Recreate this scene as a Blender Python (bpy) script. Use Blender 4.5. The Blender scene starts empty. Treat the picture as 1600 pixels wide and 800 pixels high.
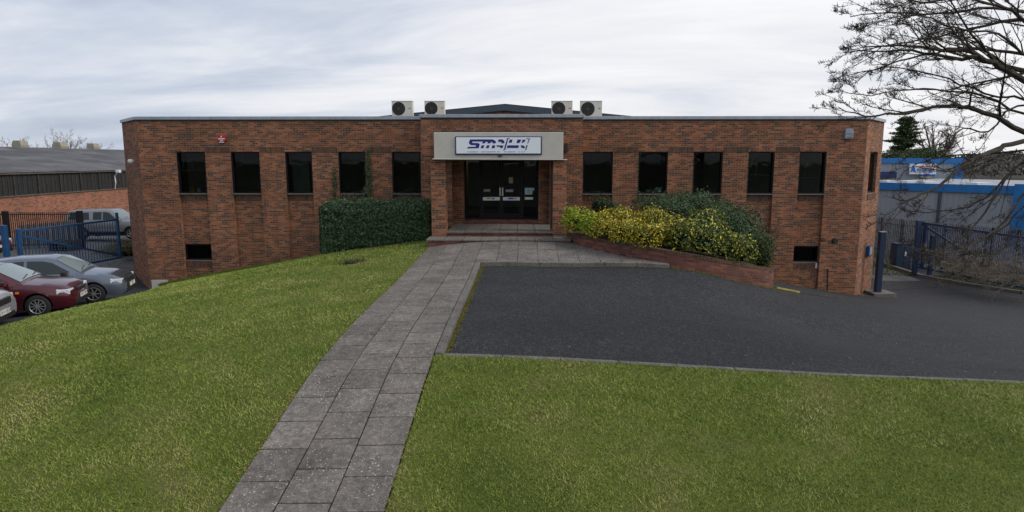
import bpy, bmesh, math, random
import numpy as np
from mathutils import Vector, Matrix
random.seed(7); RNG = np.random.default_rng(7)
SC = bpy.context.scene; COL = SC.collection
PI = math.pi; R = math.radians

# ------------------------------------------------------------------ camera
FOC, CX, CY = 1017.0, 800.0, 400.0          # in units of the 1600 px wide photograph
PITCH, YAW, EYE = R(8.4), R(0.68), 2.75
cd = bpy.data.cameras.new('camera'); cam = bpy.data.objects.new('camera', cd); COL.objects.link(cam)
cam.location = (0, 0, EYE); cam.rotation_euler = (PI/2-PITCH, 0, YAW)
cd.sensor_width = 36; cd.lens = 36*FOC/1600; cd.clip_end = 3000; cd.clip_start = .1
SC.camera = cam
MC = Matrix.Rotation(YAW, 3, 'Z') @ Matrix.Rotation(PI/2-PITCH, 3, 'X')

# ------------------------------------------------------------------ world, sun, exposure
W = bpy.data.worlds.new('World'); SC.world = W; W.use_nodes = True
SUN_EL, SUN_AZ = R(38), R(98)               # azimuth measured clockwise from +y
def sky_world():
    nt = W.node_tree; N = nt.nodes; L = nt.links; N.clear()
    out = N.new('ShaderNodeOutputWorld'); bg = N.new('ShaderNodeBackground')
    sky = N.new('ShaderNodeTexSky'); sky.sky_type = 'NISHITA'; sky.sun_disc = False
    sky.sun_elevation = SUN_EL; sky.sun_rotation = SUN_AZ; sky.dust_density = 2
    tc = N.new('ShaderNodeTexCoord')
    sep = N.new('ShaderNodeSeparateXYZ'); L.new(tc.outputs['Generated'], sep.inputs[0])
    def math_(op, a, b=None, c=None):
        m = N.new('ShaderNodeMath'); m.operation = op
        for i, v in enumerate((a, b, c)):
            if v is None: continue
            if isinstance(v, (int, float)): m.inputs[i].default_value = v
            else: L.new(v, m.inputs[i])
        return m.outputs[0]
    # project the view direction on a flat cloud deck, so the banks draw together towards the horizon
    z = math_('ADD', math_('ABSOLUTE', sep.outputs['Z']), .16)
    px = math_('DIVIDE', sep.outputs['X'], z); py = math_('DIVIDE', sep.outputs['Y'], z)
    cmb = N.new('ShaderNodeCombineXYZ')
    L.new(math_('MULTIPLY', px, .42), cmb.inputs[0]); L.new(math_('ADD', math_('MULTIPLY', py, .95), math_('MULTIPLY', px, .12)), cmb.inputs[1])
    n1 = N.new('ShaderNodeTexNoise'); n1.inputs['Scale'].default_value = 1.15; n1.inputs['Detail'].default_value = 6
    n1.inputs['Roughness'].default_value = .58; n1.inputs['Distortion'].default_value = .35
    L.new(cmb.outputs[0], n1.inputs['Vector'])
    n2 = N.new('ShaderNodeTexNoise'); n2.inputs['Scale'].default_value = .5; n2.inputs['Detail'].default_value = 3
    L.new(cmb.outputs[0], n2.inputs['Vector'])
    # brighter towards the right, where the veiled sun is
    side = math_('MULTIPLY', sep.outputs['X'], .17)
    lowr = math_('MULTIPLY', math_('SUBTRACT', .35, math_('ABSOLUTE', sep.outputs['Z'])), .16)
    f = math_('ADD', math_('MULTIPLY', n1.outputs['Fac'], .75), math_('MULTIPLY', n2.outputs['Fac'], .45))
    f = math_('ADD', math_('ADD', f, side), lowr)
    rmp = N.new('ShaderNodeValToRGB'); L.new(f, rmp.inputs[0])
    e = rmp.color_ramp.elements
    e[0].position = .42; e[0].color = (.43, .49, .60, 1)
    e[1].position = .83; e[1].color = (1.0, .98, .975, 1)
    m = e.new(.535); m.color = (.57, .62, .72, 1)
    m = e.new(.655); m.color = (.79, .80, .84, 1)
    sc = N.new('ShaderNodeVectorMath'); sc.operation = 'SCALE'; sc.inputs['Scale'].default_value = 8.9
    L.new(rmp.outputs[0], sc.inputs[0])
    mx = N.new('ShaderNodeMix'); mx.data_type = 'RGBA'; mx.inputs['Factor'].default_value = .93
    L.new(sky.outputs[0], mx.inputs['A']); L.new(sc.outputs[0], mx.inputs['B'])
    L.new(mx.outputs['Result'], bg.inputs['Color']); bg.inputs['Strength'].default_value = .1
    L.new(bg.outputs[0], out.inputs[0])
sky_world()
sd = bpy.data.lights.new('sun', 'SUN'); sd.energy = 1.5; sd.angle = R(22); sd.color = (1, .95, .88)
so = bpy.data.objects.new('sun', sd); COL.objects.link(so)
sdir = Vector((math.sin(SUN_AZ)*math.cos(SUN_EL), math.cos(SUN_AZ)*math.cos(SUN_EL), math.sin(SUN_EL)))
so.rotation_euler = (-sdir).to_track_quat('-Z', 'Y').to_euler()
SC.render.engine = 'CYCLES'
SC.view_settings.view_transform = 'Standard'; SC.view_settings.look = 'None'
SC.view_settings.exposure = 0.3; SC.view_settings.gamma = 1

# ------------------------------------------------------------------ surveying helpers
def ray(px, py):
    d = MC @ Vector(((px-CX)/FOC, -(py-CY)/FOC, -1)); return d
def P(px, py, Y):                            # the point seen at a pixel, at distance Y in front of the camera
    d = ray(px, py); t = Y/d.y
    return Vector((d.x*t, Y, EYE+d.z*t))

CTRL = [(-2, 25.5, 0), (-2, 21.5, 0), (2, 21.5, 0), (-2, 18.9, -.15), (4.1, 18.2, -.2), (1.5, 18.6, -.17), (-2, 16.4, -.25), (-2.1, 12.4, -.3), (-2.2, 9.5, -.47), (-2.3, 7.4, -.86),
        (-2.3, 6.5, -1.0), (-2.4, 3, -1.6), (0, -1, -2.2), (-10, -1, -2.4), (10, -1, -2.4), (-1.1, 10.2, -.4), (-8, 6.5, -1.25), (-5.5, 10, -.6), (-5.5, 15, -.42)]
def ctl(px, py, Y, dz=0):
    p = P(px, py, Y); CTRL.append((p.x, p.y, p.z+dz))
for px, py in ((237, 448), (290, 438), (364, 424), (444, 411), (498, 402)): ctl(px, py, 26.75)
ctl(510, 396, 23.6); ctl(655, 386, 22.0)
ctl(0, 508, 14.0); ctl(100, 485, 16.0, .02); ctl(205, 461, 19.0)
ctl(1205, 445.5, 20.4, .08); ctl(1215, 441, 26.8, .08); ctl(1336, 461, 26.8, .08); ctl(1100, 427, 18.2, .08)
ctl(1600, 598, 10.4); ctl(1200, 580, 10.35); ctl(1600, 456, 29.5); ctl(1376, 411, 37); ctl(1600, 520, 17.5); ctl(1600, 800, 6.8); ctl(1250, 505, 16); ctl(1370, 456, 28.9, .08)
CTRL += [(-20, 28, -2.0), (-25, 40, -2.1), (-32, 50, -2.1), (-40, 30, -2.1), (-15.5, 19, -1.62), (-16, 15, -1.5), (-22, 14, -1.7), (-19, 22, -1.85), (-15.5, 10, -1.6), (-18, 31, -2.1), (-17, 40, -2.3),
         (30, 32, -3.7), (25, 46, -3.6), (40, 42, -4.2), (20, 14, -2.3), (14, 5, -1.9), (0, 45, -2.8), (22, 60, -3.8), (-12, 2, -2.0), (-18, 4, -2.2)]
_c = np.array(CTRL, float)
def _U(r2): return np.where(r2 > 1e-12, .5*r2*np.log(np.maximum(r2, 1e-12)), 0)
_n = len(_c); _D = ((_c[:, None, :2]-_c[None, :, :2])**2).sum(-1)
_A = np.zeros((_n+3, _n+3)); _A[:_n, :_n] = _U(_D)+np.eye(_n)*.6
_A[:_n, _n] = 1; _A[:_n, _n+1:] = _c[:, :2]; _A[_n, :_n] = 1; _A[_n+1:, :_n] = _c[:, :2].T
_w = np.linalg.solve(_A, np.concatenate([_c[:, 2], [0, 0, 0]]))
def TT(x, y):
    x = np.atleast_1d(np.asarray(x, float)); y = np.atleast_1d(np.asarray(y, float))
    r2 = (x[:, None]-_c[None, :, 0])**2+(y[:, None]-_c[None, :, 1])**2
    z = _U(r2)@_w[:_n]+_w[_n]+_w[_n+1]*x+_w[_n+2]*y
    rr = np.sqrt(x**2+(y-22)**2); k = np.clip((rr-38)/20, 0, 1); k = k*k*(3-2*k)
    zf = np.where(x > 0, -4.0, -2.4)
    return np.clip(z, -6, .3)*(1-k)+zf*k
def T(x, y): return float(TT(x, y)[0])
def G(px, py, dz=0, lo=4, hi=80):            # where a pixel's line of sight meets the ground
    d = ray(px, py); d = d/d.y; ys = np.linspace(lo, hi, 1500)
    h = EYE+d.z*ys-(TT(d.x*ys, ys)+dz)
    i = np.argmax(h < 0)
    if h[i] >= 0: i = len(ys)-1
    y = ys[i]
    return Vector((d.x*y, y, EYE+d.z*y))

# ------------------------------------------------------------------ object helpers
def tag(o, label=None, cat=None, group=None, kind=None):
    if label: o['label'] = label
    if cat: o['category'] = cat
    if group: o['group'] = group
    if kind: o['kind'] = kind
    return o
def empty(name, loc, rz=0, **k):
    o = bpy.data.objects.new(name, None); COL.objects.link(o); o.location = loc; o.rotation_euler = (0, 0, rz); o.empty_display_size = .2
    return tag(o, **k)
def copy_tree(o, parent=None):
    c = o.copy(); COL.objects.link(c); c.parent = parent
    for ch in list(o.children): copy_tree(ch, c)
    return c
class MB:
    def __init__(s): s.v = []; s.f = []; s.m = []
    def add(s, vs, fs, m=0):
        b = len(s.v); s.v += [tuple(v) for v in vs]; s.f += [tuple(i+b for i in f) for f in fs]; s.m += [m]*len(fs); return s
    def box(s, x0, x1, y0, y1, z0, z1, m=0):
        return s.add([(x0, y0, z0), (x1, y0, z0), (x1, y1, z0), (x0, y1, z0), (x0, y0, z1), (x1, y0, z1), (x1, y1, z1), (x0, y1, z1)],
                     [(0, 3, 2, 1), (4, 5, 6, 7), (0, 1, 5, 4), (1, 2, 6, 5), (2, 3, 7, 6), (3, 0, 4, 7)], m)
    def bar(s, a, b, w, h=None, m=0, up=(0, 0, 1)):   # rectangular bar between two points
        a = Vector(a); b = Vector(b); h = h or w; d = (b-a).normalized(); u = Vector(up)
        if abs(d.dot(u)) > .98: u = Vector((0, 1, 0))
        sx = d.cross(u).normalized()*w/2; sy = sx.cross(d).normalized()*h/2
        vs = [p+q for p in (a, b) for q in (-sx-sy, sx-sy, sx+sy, -sx+sy)]
        return s.add(vs, [(0, 1, 2, 3), (7, 6, 5, 4), (0, 4, 5, 1), (1, 5, 6, 2), (2, 6, 7, 3), (3, 7, 4, 0)], m)
    def tube(s, pts, rad, n=6, m=0, cap=True):
        pts = [Vector(p) for p in pts]; k = len(pts); b = len(s.v)
        rs = rad if isinstance(rad, (list, tuple)) else [rad]*k
        ref = Vector((0, 0, 1)) if abs((pts[-1]-pts[0]).normalized().z) < .9 else Vector((1, 0, 0))
        for i, p in enumerate(pts):
            d = (pts[min(i+1, k-1)]-pts[max(i-1, 0)]).normalized(); u = d.cross(ref).normalized(); w = u.cross(d)
            for j in range(n):
                a = 2*PI*j/n; s.v.append(tuple(p+(u*math.cos(a)+w*math.sin(a))*rs[i]))
        for i in range(k-1):
            for j in range(n):
                j2 = (j+1) % n; s.f.append((b+i*n+j, b+i*n+j2, b+(i+1)*n+j2, b+(i+1)*n+j)); s.m.append(m)
        if cap:
            s.f.append(tuple(b+j for j in range(n))[::-1]); s.f.append(tuple(b+(k-1)*n+j for j in range(n))); s.m += [m, m]
        return s
    def lathe(s, prof, c, axis='Z', n=24, m=0):       # prof: (radius, offset along the axis)
        b = len(s.v); c = Vector(c)
        for r, h in prof:
            for j in range(n):
                a = 2*PI*j/n; p, q = r*math.cos(a), r*math.sin(a)
                s.v.append(tuple(c+{'Z': Vector((p, q, h)), 'Y': Vector((q, h, p)), 'X': Vector((h, p, q))}[axis]))
        for i in range(len(prof)-1):
            for j in range(n):
                j2 = (j+1) % n; s.f.append((b+i*n+j, b+i*n+j2, b+(i+1)*n+j2, b+(i+1)*n+j)); s.m.append(m)
        return s
    def prism(s, poly, fn0, fn1, m=0):                # poly of 2D points mapped by two functions to its faces
        n = len(poly); vs = [fn0(p) for p in poly]+[fn1(p) for p in poly]
        return s.add(vs, [tuple(range(n)), tuple(range(2*n-1, n-1, -1))]+[(i, i+n, (i+1) % n+n, (i+1) % n) for i in range(n)], m)
    def build(s, name, mats, parent=None, smooth=False, bevel=0, rotuv=False, seg=2, fix=False):
        me = bpy.data.meshes.new(name); me.from_pydata(s.v, [], s.f)
        if not isinstance(mats, (list, tuple)): mats = [mats]
        for m in mats: me.materials.append(m)
        me.polygons.foreach_set('material_index', s.m)
        if bevel or fix:
            bm = bmesh.new(); bm.from_mesh(me); bmesh.ops.remove_doubles(bm, verts=bm.verts, dist=1e-5) if fix else None
            bmesh.ops.recalc_face_normals(bm, faces=bm.faces)
            if bevel: bmesh.ops.bevel(bm, geom=[e for e in bm.edges if len(e.link_faces) == 2 and e.calc_face_angle(0) > .5], offset=bevel, segments=seg, affect='EDGES', profile=.6)
            bm.to_mesh(me); bm.free()
        boxuv(me, rotuv)
        if smooth: me.shade_smooth()
        o = bpy.data.objects.new(name, me); COL.objects.link(o); o.parent = parent
        return o
def boxuv(me, rot=False):                    # UVs in metres, run along each face
    uv = me.uv_layers.new(name='UV'); d = np.zeros((len(me.loops), 2)); V = me.vertices
    for p in me.polygons:
        n = p.normal
        if abs(n.z) > .8:
            for li in p.loop_indices: c = V[me.loops[li].vertex_index].co; d[li] = (c.x, c.y)
        else:
            t = Vector((-n.y, n.x, 0)).normalized()
            if abs(t.x) > .5 and t.x < 0 or abs(t.x) <= .5 and t.y < 0: t = -t
            for li in p.loop_indices:
                c = V[me.loops[li].vertex_index].co; d[li] = (c.dot(t), c.z)
    if rot: d = d[:, ::-1]
    uv.data.foreach_set('uv', d.ravel())
def bigmesh(name, verts, faces_n, mat, parent=None, rnd=None, smooth=False):   # many small faces, verts grouped by faces_n
    n = len(verts)//faces_n; me = bpy.data.meshes.new(name)
    me.vertices.add(len(verts)); me.vertices.foreach_set('co', np.asarray(verts, np.float32).ravel())
    me.loops.add(len(verts)); me.loops.foreach_set('vertex_index', np.arange(len(verts), dtype=np.int32))
    me.polygons.add(n); me.polygons.foreach_set('loop_start', np.arange(0, n*faces_n, faces_n, dtype=np.int32))
    me.update(calc_edges=True)
    if rnd is not None:
        at = me.attributes.new('rnd', 'FLOAT', 'POINT'); at.data.foreach_set('value', np.repeat(rnd, faces_n).astype(np.float32))
    me.materials.append(mat)
    o = bpy.data.objects.new(name, me); COL.objects.link(o); o.parent = parent
    return o

# ------------------------------------------------------------------ materials
class NT:
    def __init__(s, name):
        s.mat = bpy.data.materials.new(name); s.mat.use_nodes = True; s.t = s.mat.node_tree; s.N = s.t.nodes; s.L = s.t.links
        s.b = s.N['Principled BSDF']; s.tc = s.N.new('ShaderNodeTexCoord')
    def set(s, sock, v):
        if hasattr(v, 'links') or isinstance(v, bpy.types.NodeSocket): s.L.new(v, sock)
        elif isinstance(v, (tuple, list)) and len(v) == 3 and sock.type == 'RGBA': sock.default_value = (*v, 1)
        else: sock.default_value = v
    def noise(s, scale, detail=4, rough=.55, co='Object', dist=0, vec=None):
        n = s.N.new('ShaderNodeTexNoise'); n.inputs['Scale'].default_value = scale; n.inputs['Detail'].default_value = detail
        n.inputs['Roughness'].default_value = rough; n.inputs['Distortion'].default_value = dist
        s.L.new(vec or s.tc.outputs[co], n.inputs['Vector']); return n.outputs['Fac']
    def mapping(s, scale, co='Object', loc=(0, 0, 0), rot=(0, 0, 0)):
        m = s.N.new('ShaderNodeMapping'); m.inputs['Scale'].default_value = scale; m.inputs['Location'].default_value = loc; m.inputs['Rotation'].default_value = rot
        s.L.new(s.tc.outputs[co], m.inputs['Vector']); return m.outputs[0]
    def ramp(s, fac, stops, interp='LINEAR'):
        r = s.N.new('ShaderNodeValToRGB'); s.L.new(fac, r.inputs[0]); r.color_ramp.interpolation = interp; e = r.color_ramp.elements
        while len(e) > 1: e.remove(e[-1])
        e[0].position = stops[0][0]; c = stops[0][1]; e[0].color = (*c, 1) if isinstance(c, tuple) else (c, c, c, 1)
        for p, c in stops[1:]:
            q = e.new(p); q.color = (*c, 1) if isinstance(c, tuple) else (c, c, c, 1)
        return r.outputs[0]
    def mix(s, f, a, b, mode='MIX'):
        m = s.N.new('ShaderNodeMix'); m.data_type = 'RGBA'; m.blend_type = mode
        s.set(m.inputs['Factor'], f); s.set(m.inputs['A'], a); s.set(m.inputs['B'], b); return m.outputs['Result']
    def math(s, op, a, b=0.):
        m = s.N.new('ShaderNodeMath'); m.operation = op; s.set(m.inputs[0], a); s.set(m.inputs[1], b); return m.outputs[0]
    def bump(s, h, strength=.5, dist=.01):
        b = s.N.new('ShaderNodeBump'); b.inputs['Strength'].default_value = strength; b.inputs['Distance'].default_value = dist
        s.L.new(h, b.inputs['Height']); s.L.new(b.outputs[0], s.b.inputs['Normal'])
    def out(s, col=None, rough=None, metal=None, spec=None):
        if col is not None: s.set(s.b.inputs['Base Color'], col)
        if rough is not None: s.set(s.b.inputs['Roughness'], rough)
        if metal is not None: s.set(s.b.inputs['Metallic'], metal)
        if spec is not None: s.set(s.b.inputs['Specular IOR Level'], spec)
        return s.mat
M = {}
def plain(name, col, rough=.6, metal=0, spec=.5, var=.12, sc=6, coat=0):
    t = NT(name); n = t.noise(sc, 5)
    c = t.mix(t.ramp(n, [(.3, 0.), (.7, 1.)]), tuple(x*(1-var) for x in col), tuple(min(1, x*(1+var)) for x in col))
    M[name] = t.out(c, rough, metal, spec)
    if coat: t.b.inputs['Coat Weight'].default_value = coat; t.b.inputs['Coat Roughness'].default_value = .05
    return M[name]
def brick_mat(name, stops, mortar, big=.25, stain=None, bw=.225, rh=.075):
    t = NT(name); bt = t.N.new('ShaderNodeTexBrick'); t.L.new(t.tc.outputs['UV'], bt.inputs['Vector'])
    bt.inputs['Scale'].default_value = 1; bt.inputs['Brick Width'].default_value = bw; bt.inputs['Row Height'].default_value = rh
    bt.inputs['Mortar Size'].default_value = .0075; bt.inputs['Mortar Smooth'].default_value = .3; bt.inputs['Bias'].default_value = 0
    t.set(bt.inputs['Color1'], (0, 0, 0)); t.set(bt.inputs['Color2'], (1, 1, 1)); t.set(bt.inputs['Mortar'], (.5, .5, .5))
    su = t.N.new('ShaderNodeSeparateXYZ'); t.L.new(t.tc.outputs['UV'], su.inputs[0])
    row = t.math('FLOOR', t.math('DIVIDE', su.outputs['Y'], rh)); odd = t.math('MULTIPLY', t.math('FLOORED_MODULO', row, 2.), .5)
    colm = t.math('FLOOR', t.math('ADD', t.math('DIVIDE', su.outputs['X'], bw), odd)); cv = t.N.new('ShaderNodeCombineXYZ'); t.L.new(colm, cv.inputs[0]); t.L.new(row, cv.inputs[1])
    wn_ = t.N.new('ShaderNodeTexWhiteNoise'); wn_.noise_dimensions = '3D'; t.L.new(cv.outputs[0], wn_.inputs['Vector'])
    batch = t.noise(.9, 4, .6); fac_ = t.math('ADD', wn_.outputs['Value'], t.math('MULTIPLY', t.math('SUBTRACT', batch, .5), .35))
    col = t.ramp(fac_, stops, 'LINEAR')
    sm = t.noise(60, 3); col = t.mix(.35, col, t.ramp(sm, [(.3, .45), (.7, 1.5)]), 'MULTIPLY')
    lg = t.noise(.55, 5, .6); col = t.mix(big, col, t.ramp(lg, [(.32, .45), (.68, 1.35)]), 'MULTIPLY')
    su2 = t.N.new('ShaderNodeSeparateXYZ'); t.L.new(t.tc.outputs['Object'], su2.inputs[0])
    stk = t.ramp(t.noise(1, 4, .7, vec=t.mapping((2.2, 2.2, .12))), [(.38, 1.), (.62, .55)]); col = t.mix(.55 if stain else .3, col, stk, 'MULTIPLY')
    mo = mortar
    if stain:                                # white salts along the top courses
        sx = t.N.new('ShaderNodeSeparateXYZ'); t.L.new(t.tc.outputs['Object'], sx.inputs[0])
        zz = t.ramp(t.math('SUBTRACT', sx.outputs['Z'], stain-.5), [(.0, 0.), (.22, .0), (.3, 1.), (.42, 1.), (.5, 0.)])
        wn = t.ramp(t.noise(1.3, 4, .6), [(.50, 0.), (.6, 1.)])
        xx = t.ramp(t.math('ABSOLUTE', t.math('ADD', sx.outputs['X'], 1.6)), [(.0, 1.), (1., 1.)])
        k = t.mix(1., zz, wn, 'MULTIPLY'); mo = t.mix(k, mortar, (.62, .6, .56))
    col = t.mix(bt.outputs['Fac'], col, mo)
    M[name] = t.out(col, .9, 0, .25); inv = t.math('SUBTRACT', 1., bt.outputs['Fac'])
    t.bump(t.math('ADD', inv, t.math('MULTIPLY', sm, .3)), .6, .008)
    return M[name]
RED = [(0, (.095, .062, .048)), (.17, (.135, .074, .048)), (.30, (.21, .088, .047)), (.5, (.26, .096, .047)), (.72, (.33, .122, .056)), (.88, (.42, .17, .08)), (1, (.30, .145, .09))]
MORTAR = (.25, .19, .145)
brick_mat('brick', RED, MORTAR, .5, 4.62)
brick_mat('brick_gable', RED, MORTAR)
brick_mat('brick_planter', [(0, (.10, .045, .038)), (.25, (.19, .075, .055)), (.55, (.15, .06, .048)), (.8, (.25, .10, .072))], (.12, .09, .07), .7)
brick_mat('brick_warehouse', [(0, (.28, .115, .075)), (.3, (.40, .165, .10)), (.65, (.34, .135, .085)), (.93, (.14, .07, .055))], (.33, .2, .14), .35)
brick_mat('soldier_brick', [(0, (.06, .042, .034)), (.4, (.12, .062, .042)), (.75, (.17, .08, .048)), (1, (.10, .055, .042))], (.13, .10, .08), .4)
plain('coping', (.33, .36, .40), .45, .3, var=.15)
plain('sill_grey', (.20, .18, .165), .8)
plain('dark_trim', (.02, .022, .025), .6)
plain('black_frame', (.006, .0065, .008), .5, 0, .2)
plain('concrete_render', (.52, .50, .45), .85, var=.07, sc=2.5)
plain('white_board', (.78, .83, .88), .35, var=.01)
plain('sign_blue', (.006, .022, .11), .4, var=.04)
plain('logo_blue', (.008, .008, .20), .4, var=.02)
plain('white_paint', (.68, .69, .68), .5, var=.05)
plain('ac_cream', (.62, .60, .54), .5, var=.06)
plain('ac_grille', (.05, .045, .04), .7)
plain('steel', (.5, .5, .5), .3, .8)
plain('red_plastic', (.42, .015, .025), .4, var=.05)
plain('grey_blue_plastic', (.26, .30, .36), .5)
plain('slate_blue_fascia', (.045, .065, .09), .5)
plain('blue_gate', (.012, .065, .17), .45, .1, var=.2)
plain('navy_cabinet', (.012, .03, .07), .5)
plain('black_metal', (.012, .012, .013), .5, .3)
plain('galvanised', (.22, .235, .26), .55, .5, var=.25, sc=14)
plain('blue_cladding', (.012, .17, .47), .45, var=.12, sc=2)
plain('door_mat_rubber', (.03, .03, .03), .9)
plain('interior_wall', (.50, .47, .38), .9); plain('interior_floor', (.10, .10, .11), .9)
plain('card_box', (.35, .22, .10), .9); plain('paper', (.75, .77, .78), .8); plain('pale_blue_paper', (.42, .62, .68), .8)
plain('orange_print', (.65, .3, .05), .8); plain('blue_print', (.03, .12, .5), .8)
plain('yellow_paint', (.30, .23, .04), .8, var=.4, sc=9)
plain('stain_cream', (.33, .31, .22), .8, var=.2)
plain('tyre', (.012, .012, .012), .85); plain('rim', (.42, .43, .45), .35, .7); plain('lens', (.65, .68, .72), .12, .1, .8, var=.3, sc=25)
plain('amber', (.7, .22, .02), .3); plain('plate_white', (.7, .7, .66), .5); plain('black_plastic', (.014, .014, .015), .55)
plain('car_maroon', (.075, .008, .016), .25, .35, var=.04, coat=.8); plain('car_grey', (.12, .145, .19), .3, .45, var=.04, coat=.6)
plain('car_silver', (.40, .41, .42), .3, .5, var=.04, coat=.6); plain('car_pewter', (.23, .24, .255), .35, .4, var=.05, coat=.4); plain('car_red', (.14, .010, .02), .3, .2, var=.04, coat=.6)
plain('car_lining', (.02, .02, .022), .9)
plain('vent_cream', (.27, .255, .20), .8, var=.2); plain('gutter', (.10, .085, .065), .8, var=.4)

def glass(name, tint, refl, rough=.02):
    t = NT(name); N, L = t.N, t.L; tr = N.new('ShaderNodeBsdfTransparent'); tr.inputs[0].default_value = (*tint, 1)
    gl = N.new('ShaderNodeBsdfGlossy'); gl.inputs['Roughness'].default_value = rough; gl.inputs['Color'].default_value = (1, 1, 1, 1)
    lw = N.new('ShaderNodeLayerWeight'); lw.inputs['Blend'].default_value = .25
    k = t.math('ADD', t.math('MULTIPLY', lw.outputs['Fresnel'], 1.0), refl)
    nb = N.new('ShaderNodeBump'); nb.inputs['Strength'].default_value = .04; nb.inputs['Distance'].default_value = .05
    L.new(t.noise(2.2, 2), nb.inputs['Height']); L.new(nb.outputs[0], gl.inputs['Normal'])
    mx = N.new('ShaderNodeMixShader'); L.new(k, mx.inputs[0]); L.new(tr.outputs[0], mx.inputs[1]); L.new(gl.outputs[0], mx.inputs[2])
    L.new(mx.outputs[0], N['Material Output'].inputs['Surface']); M[name] = t.mat
    t.N.remove(t.b) if False else None
glass('window_glass', (.50, .55, .56), -.010)
glass('car_glass', (.30, .36, .36), .05)

def paving_mat():
    t = NT('paving'); o = t.tc
    at = t.N.new('ShaderNodeAttribute'); at.attribute_name = 'rnd'
    base = t.ramp(at.outputs['Fac'], [(0, (.145, .128, .113)), (.5, (.165, .147, .130)), (1, (.19, .17, .15))])
    g = t.noise(55, 5, .8); c = t.mix(.85, base, t.ramp(g, [(.3, .45), (.5, .9), (.7, 1.7)]), 'MULTIPLY')
    l = t.noise(1.7, 6, .65); c = t.mix(.8, c, t.ramp(l, [(.32, .72), (.68, 1.3)]), 'MULTIPLY')
    l2 = t.noise(11, 7, .8); c = t.mix(.9, c, t.ramp(l2, [(.38, .7), (.5, .97), (.62, 1.4)]), 'MULTIPLY')
    v = t.N.new('ShaderNodeTexVoronoi'); v.inputs['Scale'].default_value = 23; v.inputs['Randomness'].default_value = 1; t.L.new(o.outputs['Object'], v.inputs['Vector'])
    th = t.math('MULTIPLY', t.ramp(t.noise(1.2, 3), [(.35, .5), (.65, 1.)]), .24)
    spk = t.math('LESS_THAN', v.outputs['Distance'], th); vc = t.N.new('ShaderNodeSeparateColor'); t.L.new(v.outputs['Color'], vc.inputs[0])
    spk = t.math('MULTIPLY', spk, t.math('GREATER_THAN', vc.outputs[0], .35))
    c = t.mix(t.math('MULTIPLY', spk, .7), c, (.55, .53, .48))
    M['paving'] = t.out(c, .95, 0, .12); t.bump(g, .5, .006)
paving_mat()
def asphalt(name, a, b, tyre=True):
    t = NT(name); g = t.noise(24, 8, .95); c = t.mix(1., a, t.ramp(g, [(.40, .25), (.5, .9), (.57, 1.8), (.66, 5.)]), 'MULTIPLY')
    g2 = t.noise(9, 6, .9); c = t.mix(.8, c, t.ramp(g2, [(.36, .6), (.52, .95), (.66, 1.6)]), 'MULTIPLY')
    l = t.noise(.35, 5, .6, vec=t.mapping((.7, 2.2, 1))); c = t.mix(t.ramp(l, [(.35, 0.), (.68, 1.)]), c, t.mix(1., c, b, 'MULTIPLY'))
    s = t.noise(2.4, 5, .7); c = t.mix(.4, c, t.ramp(s, [(.3, .7), (.7, 1.3)]), 'MULTIPLY')
    M[name] = t.out(c, t.ramp(l, [(.3, .9), (.7, .75)]), 0, .2); t.bump(g, .8, .012)
asphalt('asphalt', (.037, .038, .0415), (.68, .69, .72)); asphalt('asphalt_pale', (.12, .12, .12), (.8, .8, .8))
def ground_mat(name, c0, c1, c2, sc=.8):
    t = NT(name); a = t.noise(sc, 6, .65); b = t.noise(28, 4, .7); c = t.ramp(a, [(.3, c0), (.5, c1), (.7, c2)])
    M[name] = t.out(t.mix(.8, c, t.ramp(b, [(.3, .4), (.7, 1.5)]), 'MULTIPLY'), .95, 0, .15); t.bump(b, 1, .03)
ground_mat('lawn_soil', (.065, .085, .016), (.10, .125, .022), (.14, .13, .045))
ground_mat('earth', (.05, .045, .03), (.06, .075, .03), (.09, .08, .05)); ground_mat('concrete_pad', (.10, .10, .10), (.13, .13, .13), (.16, .16, .155))
ground_mat('kerb_stone', (.12, .11, .10), (.17, .16, .145), (.21, .20, .18), 2.5); ground_mat('moss', (.03, .032, .012), (.05, .05, .015), (.08, .075, .025), 6)
ground_mat('far_wood', (.05, .05, .045), (.075, .07, .06), (.10, .09, .075), .15)
ground_mat('bark', (.045, .037, .032), (.065, .054, .045), (.09, .078, .06), 5); ground_mat('bark_pale', (.16, .13, .10), (.22, .18, .14), (.28, .23, .17), 3)
def leaf(name, stops, rough=.5, trans=.25, patch=None, spec=.35):
    t = NT(name); at = t.N.new('ShaderNodeAttribute'); at.attribute_name = 'rnd'; f = at.outputs['Fac']
    if patch: f = t.math('ADD', t.math('MULTIPLY', f, 1-patch[1]), t.math('MULTIPLY', t.ramp(t.noise(patch[0], 4, .65), [(.32, 0.), (.68, 1.)]), patch[1]))
    c = t.ramp(f, stops); M[name] = t.out(c, rough, 0, spec)
    return t
leaf('grass_blade', [(0, (.10, .17, .018)), (.3, (.165, .235, .038)), (.55, (.245, .295, .058)), (.8, (.35, .34, .12)), (1, (.47, .40, .21))], .6, patch=(.9, .62), spec=.2)
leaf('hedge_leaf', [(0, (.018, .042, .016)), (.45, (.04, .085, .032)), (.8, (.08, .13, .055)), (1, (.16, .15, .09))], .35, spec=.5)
leaf('yellow_leaf', [(0, (.02, .05, .012)), (.3, (.07, .12, .015)), (.5, (.33, .28, .015)), (.8, (.66, .46, .012)), (1, (.78, .62, .12))], .5)
leaf('lime_leaf', [(0, (.08, .16, .015)), (.5, (.22, .32, .02)), (.8, (.42, .40, .02)), (1, (.62, .46, .02))], .5)
leaf('conifer_leaf', [(0, (.025, .045, .015)), (.6, (.055, .09, .025)), (1, (.10, .13, .04))], .6)
leaf('juniper_leaf', [(0, (.02, .045, .018)), (.6, (.045, .085, .03)), (1, (.09, .12, .04))], .6)
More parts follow.
